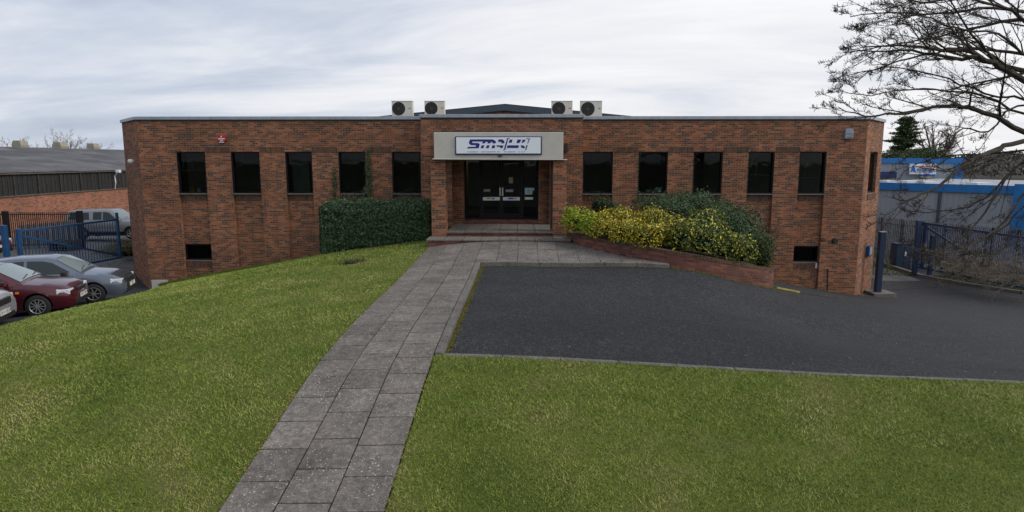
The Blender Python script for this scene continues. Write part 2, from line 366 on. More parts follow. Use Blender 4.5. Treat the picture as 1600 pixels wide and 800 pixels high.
leaf('ivy_leaf', [(0, (.02, .04, .015)), (.6, (.05, .08, .03)), (1, (.12, .12, .06))], .5)
leaf('litter', [(0, (.22, .10, .03)), (.4, (.42, .27, .10)), (.7, (.55, .50, .40)), (1, (.75, .73, .66))], .8)
leaf('weed', [(0, (.05, .04, .02)), (.5, (.09, .09, .03)), (1, (.2, .16, .09))], .8)

def cladding():
    t = NT('grey_cladding'); w = t.N.new('ShaderNodeTexWave'); w.wave_type = 'BANDS'; w.bands_direction = 'X'; w.inputs['Scale'].default_value = .9
    w.inputs['Distortion'].default_value = 0; t.L.new(t.tc.outputs['UV'], w.inputs['Vector'])
    n = t.noise(.5, 5, .6); c = t.ramp(n, [(.3, (.27, .30, .34)), (.7, (.34, .375, .42))]); c = t.mix(.12, c, t.ramp(w.outputs['Fac'], [(.4, .5), (.6, 1.)]), 'MULTIPLY')
    M['grey_cladding'] = t.out(c, .55, .1, .4); t.bump(w.outputs['Fac'], .4, .03)
cladding()
def roofing():
    t = NT('sheet_roof'); bt = t.N.new('ShaderNodeTexBrick'); t.L.new(t.mapping((1, 1, 1), 'Object', rot=(0, 0, PI/2)), bt.inputs['Vector']); bt.inputs['Scale'].default_value = 1
    bt.inputs['Brick Width'].default_value = 2.6; bt.inputs['Row Height'].default_value = 1.4; bt.inputs['Mortar Size'].default_value = .02; bt.offset = .4
    t.set(bt.inputs['Color1'], (.075, .075, .08)); t.set(bt.inputs['Color2'], (.14, .14, .145)); t.set(bt.inputs['Mortar'], (.06, .06, .06))
    v = t.N.new('ShaderNodeTexVoronoi'); v.inputs['Scale'].default_value = .3; t.L.new(t.mapping((2.6, .5, 1)), v.inputs['Vector'])
    c = t.mix(.6, bt.outputs['Color'], t.ramp(t.noise(1.2, 6, .7), [(.3, .5), (.7, 1.4)]), 'MULTIPLY')
    M['sheet_roof'] = t.out(c, .85, 0, .3)
    t = NT('black_boards'); w = t.noise(1, 3, .6, vec=t.mapping((1, 7, .25))); M['black_boards'] = t.out(t.ramp(w, [(.35, (.008, .009, .011)), (.6, (.02, .02, .022)), (.75, (.07, .05, .03))]), .7)
roofing()

# ================================================================== GROUND
def resample(pts, n):
    pts = [np.array(p[:2], float) for p in pts]; L = [0]
    for a, b in zip(pts, pts[1:]): L.append(L[-1]+np.linalg.norm(b-a))
    s = np.linspace(0, L[-1], n); a = np.array(pts); return np.stack([np.interp(s, L, a[:, 0]), np.interp(s, L, a[:, 1])], 1)
def patch(name, A, B, n, m, dz, mat, kind='structure', label=None, cat=None, side=.25):
    a = resample(A, n); b = resample(B, n); t = np.linspace(0, 1, m)[None, :, None]
    g = a[:, None]*(1-t)+b[:, None]*t; z = TT(g[..., 0].ravel(), g[..., 1].ravel()).reshape(n, m)+dz
    mb = MB(); mb.v = [(g[i, j, 0], g[i, j, 1], z[i, j]) for i in range(n) for j in range(m)]
    mb.f = [(i*m+j, i*m+j+1, (i+1)*m+j+1, (i+1)*m+j) for i in range(n-1) for j in range(m-1)]; mb.m = [0]*len(mb.f)
    # turn the rim down so that the sheet has an edge
    rim = [(0, j) for j in range(m)]+[(i, m-1) for i in range(1, n)]+[(n-1, j) for j in range(m-2, -1, -1)]+[(i, 0) for i in range(n-2, 0, -1)]
    base = len(mb.v); mb.v += [(g[i, j, 0], g[i, j, 1], z[i, j]-side) for i, j in rim]; k = len(rim)
    mb.f += [(rim[q][0]*m+rim[q][1], base+q, base+(q+1) % k, rim[(q+1) % k][0]*m+rim[(q+1) % k][1]) for q in range(k)]; mb.m += [0]*k
    o = mb.build(name, mat, smooth=False, fix=False)
    bm = bmesh.new(); bm.from_mesh(o.data); bmesh.ops.recalc_face_normals(bm, faces=bm.faces)
    if sum(f.normal.z*f.calc_area() for f in bm.faces) < 0: bmesh.ops.reverse_faces(bm, faces=bm.faces)
    bm.to_mesh(o.data); bm.free(); o.data.shade_smooth() if False else None
    return tag(o, label, cat, None, kind)
# the wide ground sheet, fine near and coarse far
def ground_sheet():
    def axis(lo, hi, step, far):
        c = list(np.arange(lo, hi+.01, step)); a = [lo-(1.35**k)*3 for k in range(22) if lo-(1.35**k)*3 > -far][::-1]; b = [hi+(1.35**k)*3 for k in range(22) if hi+(1.35**k)*3 < far]
        return np.array(a+c+b)
    xs = axis(-40, 42, 1.0, 1500); ys = axis(-10, 62, 1.0, 1500); X, Y = np.meshgrid(xs, ys, indexing='ij'); Z = np.zeros(X.size)
    xf, yf = X.ravel(), Y.ravel()
    for i in range(0, X.size, 4000): Z[i:i+4000] = TT(xf[i:i+4000], yf[i:i+4000])
    Z = Z-.22; n, m = len(xs), len(ys); mb = MB(); mb.v = list(zip(xf, yf, Z)); mb.f = [(i*m+j, (i+1)*m+j, (i+1)*m+j+1, i*m+j+1) for i in range(n-1) for j in range(m-1)]; mb.m = [0]*len(mb.f)
    o = mb.build('ground', M['earth'], smooth=True); tag(o, kind='structure')
ground_sheet()

YF = 26.8                                    # main front of the building
PL0, PL1 = (-3.27, 5.0), (-3.02, 21.4)       # left edge of the path
def plx(y): return PL0[0]+(PL1[0]-PL0[0])*(y-PL0[1])/(PL1[1]-PL0[1])
KY0, KY1 = 10.25, 18.3                       # the tarmac forecourt starts and ends here beside the path
def prx(y): return plx(y)+1.8
LAWN_DZ = .0
# left lawn: from path edge to the car park edge
cpe = [(-11.0, 3), (-11.35, 10), (-11.5, 14.2), (-11.5, 17), (-11.75, 20), (-13.2, 24), (-15.0, 26.9)]
patch('lawn', [(plx(3), 3), (plx(21.2), 21.2), (-2.95, 21.6), (-3.2, 25.2), (-4.2, 26.9)], cpe, 70, 36, LAWN_DZ, M['lawn_soil'])
RF = [(prx(3)+.0, 3), (prx(KY0), KY0)]       # right lawn
tarf = [(prx(KY0)+.02, KY0-.02), (4.2, 10.3), (8.6, 10.38), (14, 10.6)]
patch('lawn', [(prx(3), 3), (13.5, 3)], tarf, 50, 24, LAWN_DZ, M['lawn_soil'])
# tarmac forecourt and drive
patch('driveway', [(prx(KY0)+.2, KY0), (8.6, 10.4), (20, 10.8)], [(prx(KY1)+.2, KY1), (4.2, 18.25), (8.5, 20), (12, 22), (20, 22)], 60, 40, -.08, M['asphalt'])
patch('driveway', [(3.9, 18.27), (8.35, 20.05), (12, 22.0), (20, 22.0), (32, 20)], [(3.9, 26.8), (9, 26.8), (13.9, 26.8), (15.7, 29.0), (26, 33)], 60, 30, -.079, M['asphalt'])
patch('driveway', [(20.02, 10.8), (60, 9)], [(19.98, 22), (60, 21)], 20, 12, -.083, M['asphalt'])
kr = [G(1376, 411), G(1440, 431), G(1520, 445), G(1600, 457), Vector((34, 27, 0)), Vector((60, 24, 0))]
patch('driveway', [(15.72, 29.05), (26, 33.05)], [(16.5, 44), (kr[0].x-.2, 44)], 16, 24, -.075, M['asphalt'])
# car park and yard road at the left
patch('car_park', [(-11.2, 3), (-11.55, 14.2), (-11.6, 17), (-11.85, 20), (-13.3, 24), (-15.1, 26.9), (-17.3, 29.4)], [(-34, 3), (-34, 14), (-34, 24), (-34, 30)], 50, 40, -.12, M['asphalt'])
patch('yard_road', [(-17.0, 29.45), (-34, 30.05)], [(-17.0, 47), (-34, 52)], 16, 16, -.10, M['asphalt_pale'])

# ---- path and apron of separate slabs (one thing each: the path surface is structure)
def slabs(name, quads, mat, dz=.02, th=.06):
    mb = MB(); rnd = []
    for q in quads:
        cx = sum(p[0] for p in q)/4; cy = sum(p[1] for p in q)/4; tilt = random.uniform(-.003, .003); ins = []
        for p in q:
            dx, dy = p[0]-cx, p[1]-cy; l = math.hypot(dx, dy); jw = random.uniform(.010, .018); ins.append((p[0]-dx/l*jw, p[1]-dy/l*jw))
        vs = [(x, y, T(x, y)+dz+tilt*(1 if i in (0, 3) else -1)) for i, (x, y) in enumerate(ins)]
        mb.add([(x, y, z-th) for x, y, z in vs]+vs, [(4, 5, 6, 7), (0, 1, 5, 4), (1, 2, 6, 5), (2, 3, 7, 6), (3, 0, 4, 7)]); rnd += [random.random()]*8
    o = mb.build(name, mat); at = o.data.attributes.new('rnd', 'FLOAT', 'POINT'); at.data.foreach_set('value', rnd); return tag(o, kind='structure')
qs = []
for c in range(3):
    y = 4.0+(.0, .18, .03)[c]
    while y < KY1+.9:
        l = random.choice((.6, .6, .6, .6, .62)); y1 = min(y+l, KY1+.35)
        if y1-y < .1: break
        x0, x1 = plx(y)+.6*c, plx(y)+.6*(c+1); u0, u1 = plx(y1)+.6*c, plx(y1)+.6*(c+1)
        if not (c == 2 and False): qs.append([(x0, y), (x1, y), (u1, y1), (u0, y1)])
        y = y1
APY = [KY1+.35, KY1+1.85, 21.42]
for a, b in zip(APY, APY[1:]):
    x = plx(a)
    while x < 3.85:
        x1 = x+.6
        # stop at the curved planter wall
        lim = 4.35-(a-KY1)*.85
        if x1 > lim+.5: break
        qs.append([(x, a), (x1, a), (x1+(plx(b)-plx(a)), b), (x+(plx(b)-plx(a)), b)]); x = x1
x = prx(KY1)+.0
while x < 4.0:
    qs.append([(x, KY1+.12), (x+.6, KY1+.12), (x+.6, KY1+.34), (x, KY1+.34)]); x += .6
slabs('footpath', qs, M['paving'])
patch('path_bed', [(plx(4)+.02, 4), (plx(21.4)+.02, 21.4)], [(prx(4)-.02, 4), (prx(21.4)-.02, 21.4)], 60, 6, -.012, M['moss'])
patch('path_bed', [(prx(KY1)-.05, KY1+.12), (4.3, KY1+.12)], [(prx(KY1)-.05, 21.42), (3.2, 21.42)], 20, 10, -.012, M['moss'])

def kerb(name, pts, w, top, bot, seg=.9, mat='kerb_stone', off=0):
    a = resample(pts, max(2, int(sum(math.dist(p[:2], q[:2]) for p, q in zip(pts, pts[1:]))/seg)+1)); mb = MB()
    for p, q in zip(a, a[1:]):
        d = q-p; d = d/np.linalg.norm(d); n = np.array((-d[1], d[0]))*w/2; p2 = p+d*.006; q2 = q-d*.006
        vs = []
        for zz in (bot, top):
            for c in (p2-n, p2+n, q2+n, q2-n): vs.append((c[0], c[1], T(*c)+zz))
        mb.add(vs, [(0, 1, 2, 3), (7, 6, 5, 4), (0, 4, 5, 1), (1, 5, 6, 2), (2, 6, 7, 3), (3, 7, 4, 0)])
    return tag(mb.build(name, M[mat], bevel=.008, seg=1), kind='structure')
kerb('kerb', [(prx(KY0)+.075, KY0), (prx(KY1)+.075, KY1)], .14, .035, -.2)
kerb('kerb', [(prx(KY1)-.0, KY1+.05), (4.25, KY1+.0)], .13, .035, -.2)
kerb('kerb', [(prx(KY0)+.16, KY0+.0), (4.2, 10.36), (8.6, 10.45), (14, 10.68)], .11, .012, -.2)
kerb('kerb', [(p.x, p.y) for p in kr], .22, .06, -.3)
kerb('kerb', [(-11.1, 3), (-11.45, 14.2), (-11.5, 17), (-11.75, 20), (-13.2, 24), (-14.9, 26.7)], .06, -.03, -.3)
patch('concrete_pad', [(G(1376, 437).x, G(1376, 437).y), (G(1440, 437).x, G(1440, 437).y)], [(17.6, 39), (G(1376, 413).x, 39)], 10, 10, -.068, M['concrete_pad'])
# moss along the tarmac edge
def moss_strip(pts, w, n, name='moss', lab='moss growing along the edge of the tarmac'):
    v = []; r = []
    a = resample(pts, 60)
    for _ in range(n):
        i = RNG.uniform(0, 59); k = int(i); f = i-k; p = a[k]*(1-f)+a[min(k+1, 59)]*f; d = a[min(k+1, 59)]-a[max(k-1, 0)]; d /= np.linalg.norm(d)+1e-9
        o = abs(RNG.normal(0, w)); p = p+np.array((d[1], -d[0]))*o; z = T(*p)-.078; s = RNG.uniform(.008, .02)
        th = RNG.uniform(0, 6.28); c, sn = math.cos(th)*s, math.sin(th)*s
        v += [(p[0]+c, p[1]+sn, z+.004), (p[0]-sn, p[1]+c, z+.012), (p[0]-c, p[1]-sn, z+.004), (p[0]+sn, p[1]-c, z+.016)]; r.append(RNG.random())
    return tag(bigmesh(name, v, 4, M['moss_leaf'], None, np.array(r)), kind='stuff', label=lab)
leaf('moss_leaf', [(0, (.06, .07, .012)), (.6, (.14, .13, .02)), (1, (.26, .2, .05))], .9)
moss_strip([(prx(KY0)+.16, KY0), (prx(KY1)+.16, KY1-.08)], .045, 2000)
moss_strip([(prx(KY1)+.1, KY1-.08), (4.2, KY1-.09), (6, 18.5)], .03, 1100)

# ---- grass: short blades over both lawns
def inside(poly, x, y):
    c = np.zeros(x.shape, bool); n = len(poly)
    for i in range(n):
        x0, y0 = poly[i]; x1, y1 = poly[(i+1) % n]
        k = ((y0 > y) != (y1 > y)) & (x < (x1-x0)*(y-y0)/(y1-y0+1e-12)+x0); c ^= k
    return c
LL = [(plx(4)-.0, 4), (plx(21.2)-.0, 21.2), (-3.0, 21.7), (-3.3, 23), (-4.2, 26.7)]+[(x+.05, y) for x, y in cpe[::-1] if y > 3.5]+[(-11, 4)]
LR = [(prx(4)+.0, 4), (prx(KY0)+.0, KY0-.0), (4.2, 10.32), (8.6, 10.38), (13.5, 10.6), (12, 4)]
def grass(poly, bands, label):
    V = []; Rr = []
    for y0, y1, dens, h, w in bands:
        xs = [p[0] for p in poly]; x0, x1 = min(xs), max(xs)
        n = int((x1-x0)*(y1-y0)*dens); x = RNG.uniform(x0, x1, n); y = RNG.uniform(y0, y1, n)
        # ragged edge: let the border wander a few cm
        k = inside(poly, x+RNG.normal(0, .03, n)+.025*np.sin(y*9)+.02*np.sin(y*23+x*5), y+RNG.normal(0, .02, n)) & (np.abs(x) < y*.86+1.2)
        x = x[k]; y = y[k]; n = len(x); z = np.zeros(n)
        for i in range(0, n, 20000): z[i:i+20000] = TT(x[i:i+20000], y[i:i+20000])
        z += LAWN_DZ-.006
        tuft = .75*np.random.RandomState(3).uniform(.55, 1.35, (400, 400))[(np.floor(x*17).astype(int)+200) % 400, np.floor(y*17).astype(int) % 400]*(np.sin(x*3.1+1.7*np.sin(y*2.3))*np.sin(y*3.7+1.3*np.sin(x*2.9))+np.sin(x*11+2*np.sin(y*7))*np.sin(y*13))*.25+1.0
        hh = h*.85*RNG.uniform(.3, 1.3, n)*tuft; th = RNG.uniform(0, 2*PI, n); ln = hh*RNG.uniform(.3, 1.5, n); la = RNG.uniform(0, 2*PI, n)
        ww = w*RNG.uniform(.6, 1.3, n); c, s = np.cos(th)*ww, np.sin(th)*ww
        A = np.stack([x-c, y-s, z], 1); B = np.stack([x+c, y+s, z], 1); C = np.stack([x+ln*np.cos(la), y+ln*np.sin(la), z+hh], 1)
        V.append(np.stack([A, B, C], 1).reshape(-1, 3)); Rr.append(np.clip(RNG.beta(1.6, 2.2, n)+np.random.RandomState(9).normal(0, .13, (500, 500))[(np.floor(x*14).astype(int)+250) % 500, np.floor(y*14).astype(int) % 500], 0, 1))
    o = bigmesh('grass', np.concatenate(V), 3, M['grass_blade'], None, np.concatenate(Rr)); return tag(o, label, 'grass', None, 'stuff')
grass(LL, [(5.5, 8, 3600, .040, .0052), (8, 11, 2200, .044, .007), (11, 15, 1400, .040, .0085), (15, 20, 850, .04, .011), (20, 27, 480, .045, .015)], 'mown green and straw coloured grass left of the path')
grass(LR, [(5.5, 8, 3600, .040, .0052), (8, 10.8, 2300, .044, .007)], 'mown green grass in front of the tarmac forecourt')

def wall_grass():
    n = 5000; f = RNG.random(n); x = -15.1+f*5.9; y = 26.75-np.abs(RNG.normal(0, .10, n)); z = TT(x, y)-.02; h = RNG.uniform(.04, .16, n); V = np.stack([np.stack([x-.012, y, z], 1), np.stack([x+.012, y, z], 1), np.stack([x+RNG.normal(0, .05, n), y-RNG.uniform(0, .06, n), z+h], 1)], 1).reshape(-1, 3)
    tag(bigmesh('grass_fringe', V, 3, M['grass_blade'], None, RNG.beta(1.2, 3.5, n)*.5), 'longer unmown grass along the foot of the left wing wall', 'grass', None, 'stuff')
wall_grass()
# ---- leaf litter: small pale bits on the paving, tarmac and lawn
def litter(n, box, dz, size, name, label, rng=(0, 1), poly=None):
    x = RNG.uniform(box[0], box[1], n); y = box[2]+(box[3]-box[2])*RNG.uniform(0, 1, n)**.85
    if poly is not None:
        k = inside(poly, x, y); x, y = x[k], y[k]; n = len(x)
    z = TT(x, y)+dz; s = RNG.uniform(.4, 1, n)*size; th = RNG.uniform(0, 6.28, n); el = RNG.uniform(.35, .9, n)
    c, q = np.cos(th)*s, np.sin(th)*s; h = RNG.uniform(.002, .012, n)
    v = np.stack([np.stack([x+c, y+q, z+h*.4], 1), np.stack([x-q*el, y+c*el, z+h], 1), np.stack([x-c, y-q, z+.002], 1), np.stack([x+q*el, y-c*el, z+h*.8], 1)], 1).reshape(-1, 3)
    return tag(bigmesh(name, v, 4, M['litter'], None, RNG.uniform(*rng, n)), label, None, None, 'stuff')
pathpoly = [(plx(5), 5), (plx(21.3), 21.3), (3.0, 21.3), (4.0, KY1+.2), (prx(KY1), KY1+.2), (prx(5), 5)]
litter(1500, (-3.3, 4, 6, 21.4), .024, .010, 'leaf_litter', 'pale fallen bits scattered over the paving slabs', (.45, 1), pathpoly)
litter(900, (-1.2, 14, 10.5, 22), -.075, .010, 'leaf_litter', 'pale fallen bits scattered over the tarmac', (.3, 1))
litter(420, (-11, 9, 6, 22), .022, .012, 'leaf_litter', 'small dead leaves and white bits lying in the grass', (.0, 1))
litter(90, (plx(8)-.12, plx(8)+.05, 6.6, 9.2), .024, .022, 'leaf_litter', 'brown dead leaves along the left edge of the path', (0, .4))

# ================================================================== MAIN BUILDING
ZR = P(700, 187, YF).z                       # underside of coping
ZR = round(ZR, 2); ZH = P(700, 237, YF).z; ZS = P(700, 302.5, YF).z; ZB = -3.6
def X(px, py=270, Y=YF): return P(px, py, Y).x
LW = [(275, 320), (360, 405), (445, 487), (528, 571), (612, 657)]; RW = [(911, 958), (998, 1044), (1084, 1130), (1170, 1211), (1250, 1292)]
lw = [(X(a, 240), X(b, 240)) for a, b in LW]; rw = [(X(a, 240), X(b, 240)) for a, b in RW]
XL, XR = P(213, 187, YF).x, P(1357, 184, YF).x; BX0, BX1 = P(657, 182, 25.6).x, P(911, 182, 25.6).x; YB = 25.6
CY_ = 29.1; XL2 = P(190, 190, CY_).x; XR2 = P(1382, 190, CY_).x; YEND = 44
bld = empty('office_building', (0, YF, 0), label='long low red brick office building with flat roof and dark windows', cat='office building')
def PB(mb, *a, **k):                         # parts of the building live in world coordinates under its Empty
    o = mb.build(*a, **k); p = k.get('parent')
    return o
def attach(o, root):
    o.parent = root; o.matrix_parent_inverse = Matrix.Translation(root.location).inverted() if root.rotation_euler[2] == 0 else root.matrix_world.inverted(); return o
lowL = (P(287, 382, YF).z, P(287, 407, YF).z); lowR = (P(1242, 385, YF).z, P(1242, 410, YF).z)
wb = MB(); soldier = []; caps = []
TH = .40; REC = .16
wins = []                                    # (x0,x1,z0,z1) of every front window
def wing(ws, xa, xb, low):
    wb.box(xa, xb, YF, YF+TH, ZH, ZR)
    edges = [xa]
    for a, b in ws: edges += [a, b]
    edges.append(xb)
    for i in range(0, len(edges), 2):        # piers, flush with the band above
        if edges[i+1]-edges[i] > .02: wb.box(edges[i], edges[i+1], YF, YF+TH, ZB, ZH)
        if 0 < i < len(edges)-2: caps.append(MB().box(edges[i]+.02, edges[i+1]-.02, YF-.012, YF+.01, ZH-.03, ZH+.19))
    for i, (a, b) in enumerate(ws):
        wins.append((a, b, ZS, ZH)); lo = low if i == (0 if xa < -5 else len(ws)-1) else None
        y0 = YF+REC
        if lo:
            wb.box(a, b, y0, YF+TH, lo[0], ZS-.04); wb.box(a, b, y0, YF+TH, ZB, lo[1]-.04); wins.append((a, b, lo[1], lo[0])); soldier.append(MB().box(a+.002, b-.002, y0-.02, y0+.01, lo[1]-.30, lo[1]-.06))
        else: wb.box(a, b, y0, YF+TH, ZB, ZS-.04)
        soldier.append(MB().box(a+.002, b-.002, y0-.02, y0+.01, ZS-.30, ZS-.06))
wing(lw, XL, BX0, lowL); wing(rw, BX1, XR, lowR)
# centre bay with the door opening
DZ0, DZ1 = .43, P(783, 246, 25.7).z
DX0, DX1 = P(726, 300, 25.75).x, P(841, 300, 25.75).x
wb.box(BX0, DX0, YB, YF+TH+.3, ZB, ZR); wb.box(DX1, BX1, YB, YF+TH+.3, ZB, ZR); wb.box(DX0, DX1, YB, YB+.3, DZ1, ZR); wb.box(DX0, DX1, YB, YB+.4, ZB, DZ0-.02)
# stepped brick jambs either side of the doors
for s, x in ((1, DX0), (-1, DX1)):
    wb.box(min(x, x-s*.42), max(x, x-s*.42), YB-.22, YB-.002, .2, DZ1); wb.box(min(x-s*.42, x-s*.62), max(x-s*.42, x-s*.62), YB-.6, YB-.002, .2, DZ1)
# side chamfers and long side walls
def slant(a, b, z0, z1, th, mb, open_=None):
    a = Vector((*a, 0)); b = Vector((*b, 0)); d = (b-a); L = d.length; d.normalize(); n = Vector((d.y, -d.x, 0))
    if n.y > 0: n = -n
    def seg(u0, u1, q0, q1):
        vs = []
        for zz in (q0, q1):
            for u, o in ((u0, 0), (u1, 0), (u1, th), (u0, th)):
                p = a+d*u-n*o; vs.append((p.x, p.y, zz))
        mb.add(vs, [(0, 3, 2, 1), (4, 5, 6, 7), (0, 1, 5, 4), (1, 2, 6, 5), (2, 3, 7, 6), (3, 0, 4, 7)])
    if open_:
        u0, u1, q0, q1 = open_
        seg(0, u0, z0, z1); seg(u1, L, z0, z1); seg(u0, u1, z0, q0); seg(u0, u1, q1, z1)
    else: seg(0, L, z0, z1)
    return a, d, n, L
slant((XL, YF), (XL2, CY_), ZB, ZR, .3, wb)
LC = math.dist((XR, YF), (XR2, CY_)); cu = (LC*.27, LC*.74)
ca, cdv, cn, _ = slant((XR, YF), (XR2, CY_), ZB, ZR, .3, wb, (cu[0], cu[1], ZS-.02, ZH))
wb.box(XL2, XL2+.3, CY_, YEND, ZB, ZR); wb.box(XR2-.3, XR2, CY_, YEND, ZB, ZR); wb.box(XL2+.3, XR2-.3, YEND-.3, YEND, ZB, ZR)
attach(wb.build('wall', M['brick']), bld)
for q_ in soldier: attach(q_.build('soldier_course', M['soldier_brick'], rotuv=True), bld)
for q_ in caps: attach(q_.build('pier_cap', M['soldier_brick'], rotuv=True), bld)
cw = MB(); cuts = [ca+cdv*cu[0], ca+cdv*cu[1]]
cw.bar(cuts[0]+cn*.01+Vector((0, 0, ZS-.17)), cuts[1]+cn*.01+Vector((0, 0, ZS-.17)), .04, .22); attach(cw.build('soldier_course', M['soldier_brick'], rotuv=True), bld)
# repaired grey patch low on the left corner
gp = MB(); g0 = P(237, 440, YF); gp.box(g0.x, P(262, 440, YF).x, YF-.012, YF+.01, g0.z-.35, g0.z+.08); attach(gp.build('render_patch', M['concrete_render']), bld)
# roof deck, floors, inner partition
rf = MB(); rf.box(XL2+.3, XR2-.3, CY_, YEND-.3, ZR-.32, ZR-.22); rf.box(XL+.1, XR-.1, YF+TH+.005, CY_-.002, ZR-.322, ZR-.222); attach(rf.build('roof', M['dark_trim']), bld)
fl = MB(); fl.box(XL+.1, XR-.1, YF+TH+.01, YF+3.6, ZS-.95, ZS-.8); attach(fl.build('floor', M['interior_floor']), bld)
iw = MB(); iw.box(XL+.1, XR-.1, YF+3.62, YF+3.75, ZB, ZR-.33)
iw.box(lw[2][0]-.1, lw[2][0]+.62, YF+1.1, YF+3.6, ZB, ZR-.34)
for i in range(len(lw)-1): xx = (lw[i][1]+lw[i+1][0])/2; iw.box(xx-.05, xx+.05, YF+TH+.02, YF+3.6, ZB, ZR-.34) if i % 2 else None
xx = (rw[1][1]+rw[2][0])/2; iw.box(xx-.05, xx+.05, YF+TH+.02, YF+3.6, ZB, ZR-.34)
attach(iw.build('partition', M['interior_wall']), bld)
# coping
cp = MB(); e = .07
def cop(a, b, n):
    a = Vector((*a, 0)); b = Vector((*b, 0)); n = Vector((*n, 0)); 
    vs = []
    for zz in (ZR, ZR+.13):
        for p, o in ((a, e), (b, e), (b, -.35), (a, -.35)): q = p+n*o; vs.append((q.x, q.y, zz))
    cp.add(vs, [(0, 3, 2, 1), (4, 5, 6, 7), (0, 1, 5, 4), (1, 2, 6, 5), (2, 3, 7, 6), (3, 0, 4, 7)])
cop((XL-.02, YF), (BX0, YF), (0, -1)); cop((BX1, YF), (XR+.02, YF), (0, -1)); cop((BX0-.05, YB), (BX1+.05, YB), (0, -1))
nl = Vector((-(CY_-YF), -(XL-XL2))).normalized(); cop((XL2, CY_), (XL-.015, YF-.02), (nl.x, nl.y)); cop((XR+.015, YF-.02), (XR2, CY_), (-nl.x, nl.y))
for s, a in ((-1, BX0), (1, BX1)): cp.box(min(a, a+s*.05), max(a, a+s*.05), YB+.35, YF-.07, ZR, ZR+.128)
attach(cp.build('coping', M['coping'], bevel=.01, seg=1), bld)
sh = MB(); sh.box(XL, BX0, YF-.03, YF, ZR-.05, ZR-.002); sh.box(BX1, XR, YF-.03, YF, ZR-.05, ZR-.002); sh.box(BX0, BX1, YB-.03, YB, ZR-.05, ZR-.002); attach(sh.build('coping_shadow', M['dark_trim']), bld)  # dark strips under the coping stand in for its shadow line

# windows
def window(x0, x1, z0, z1, y):
    f = MB(); t = .05
    f.box(x0, x0+t, y, y+.19, z0, z1).box(x1-t, x1, y, y+.19, z0, z1).box(x0+t, x1-t, y, y+.19, z1-t, z1).box(x0+t, x1-t, y, y+.19, z0, z0+t)
    fo = attach(f.build('window', M['black_frame']), bld)
    p = MB(); p.box(x0+t, x1-t, y+.13, y+.136, z0+t, z1-t); po = p.build('pane', M['window_glass']); po.parent = fo
    s = MB(); s.box(x0+.004, x1-.004, y-.03, y+.07, z0-.035, z0-.002); so_ = s.build('sill', M['sill_grey']); so_.parent = fo
    return fo
for a, b, c, d in wins: window(a+.003, b-.003, c, d-.003, YF+(.03 if d > 0 else REC+.03))
wf = MB(); zA = Vector((0, 0, ZS+.02)); zB_ = Vector((0, 0, ZH-.03)); inn = -cn*.14
for a, b in ((cuts[0]+zA, cuts[1]+zA), (cuts[0]+zB_, cuts[1]+zB_), (cuts[0]+cdv*.03+zA, cuts[0]+cdv*.03+zB_), (cuts[1]-cdv*.03+zA, cuts[1]-cdv*.03+zB_)): wf.bar(a+inn, b+inn, .06, .06)
fo = attach(wf.build('window', M['black_frame']), bld); wp = MB(); a, b = cuts[0]+cdv*.06+inn, cuts[1]-cdv*.06+inn
wp.add([a+zA, b+zA, b+zB_, a+zB_], [(0, 1, 2, 3)]); wp.build('pane', M['window_glass']).parent = fo

# the porch: two brick piers and a rendered canopy box, all part of the building
YP = 22.5
PLx = (P(674, 320, YP).x, P(697, 320, YP).x); PRx = (P(864, 320, YP).x, P(885, 320, YP).x)
CZ0, CZ1 = P(780, 248.5, YP-.25).z, P(780, 206.5, YP-.25).z; CX0, CX1 = P(678, 228, YP-.25).x, P(880, 228, YP-.25).x
for a, b in (PLx, PRx):
    p = MB(); p.box(a, b, YP, YP+.5, .1, CZ0-.01); attach(p.build('porch_pier', M['brick_gable']), bld)
c = MB(); c.box(CX0, CX1, YP-.25, YB+.0-.03, CZ0, CZ1); attach(c.build('canopy', M['concrete_render'], bevel=.01, seg=1), bld)
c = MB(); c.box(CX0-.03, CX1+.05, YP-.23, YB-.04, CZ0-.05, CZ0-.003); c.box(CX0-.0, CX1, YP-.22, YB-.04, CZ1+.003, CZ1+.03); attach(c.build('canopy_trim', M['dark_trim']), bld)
c = MB(); c.tube([(CX0-.05, YP-.3, CZ0+.0), (CX1+.14, YP-.3, CZ0-.02)], .018, 8); attach(c.build('gutter_pipe', M['concrete_render']), bld)
# side walls of the porch recess, set back from the piers
for a in (PLx[1]-.04, PRx[0]+.04-.12):
    p = MB(); p.box(a-.0, a+.12, YP+.505, YB-.61, .1, CZ0-.06); 
dp = MB(); dp.tube([(PRx[0]-.03, YP+.6, .3), (PRx[0]-.03, YP+.6, CZ0-.06)], .035, 8); attach(dp.build('downpipe', M['dark_trim']), bld)

# entrance steps
st = MB(); rn = random.Random(3)
def tread(x0, x1, y0, y1, z0, z1, n):
    w = (x1-x0)/n
    for i in range(n): st.box(x0+i*w+.006, x0+(i+1)*w-.006, y0, y1, z0, z1-rn.uniform(0, .004))
SX0, SX1 = P(666, 374, 21.45).x, P(893, 374, 21.45).x; UX0, UX1 = P(697, 363, 22.55).x, P(864, 363, 22.55).x
tread(SX0, SX1, 21.42, 22.3, .075, .14, 8); 
st2 = MB(); st2.box(SX0+.05, SX1-.05, 21.47, YB-.62, -.3, .073); st2.box(UX0+.02, UX1-.02, 22.56, YB-.01, .1, .215)
tread(UX0, UX1, 22.5, YB-.23, .217, .285, 6)
stt = empty('entrance_steps', (0, 21.4, 0), label='two wide shallow paved steps leading up to the glass doors', cat='steps')
o = st.build('tread', M['paving'], bevel=.012, seg=2); at = o.data.attributes.new('rnd', 'FLOAT', 'POINT'); at.data.foreach_set('value', RNG.uniform(.3, .8, len(o.data.vertices))); attach(o, stt)
attach(st2.build('riser', M['brick_planter']), stt)
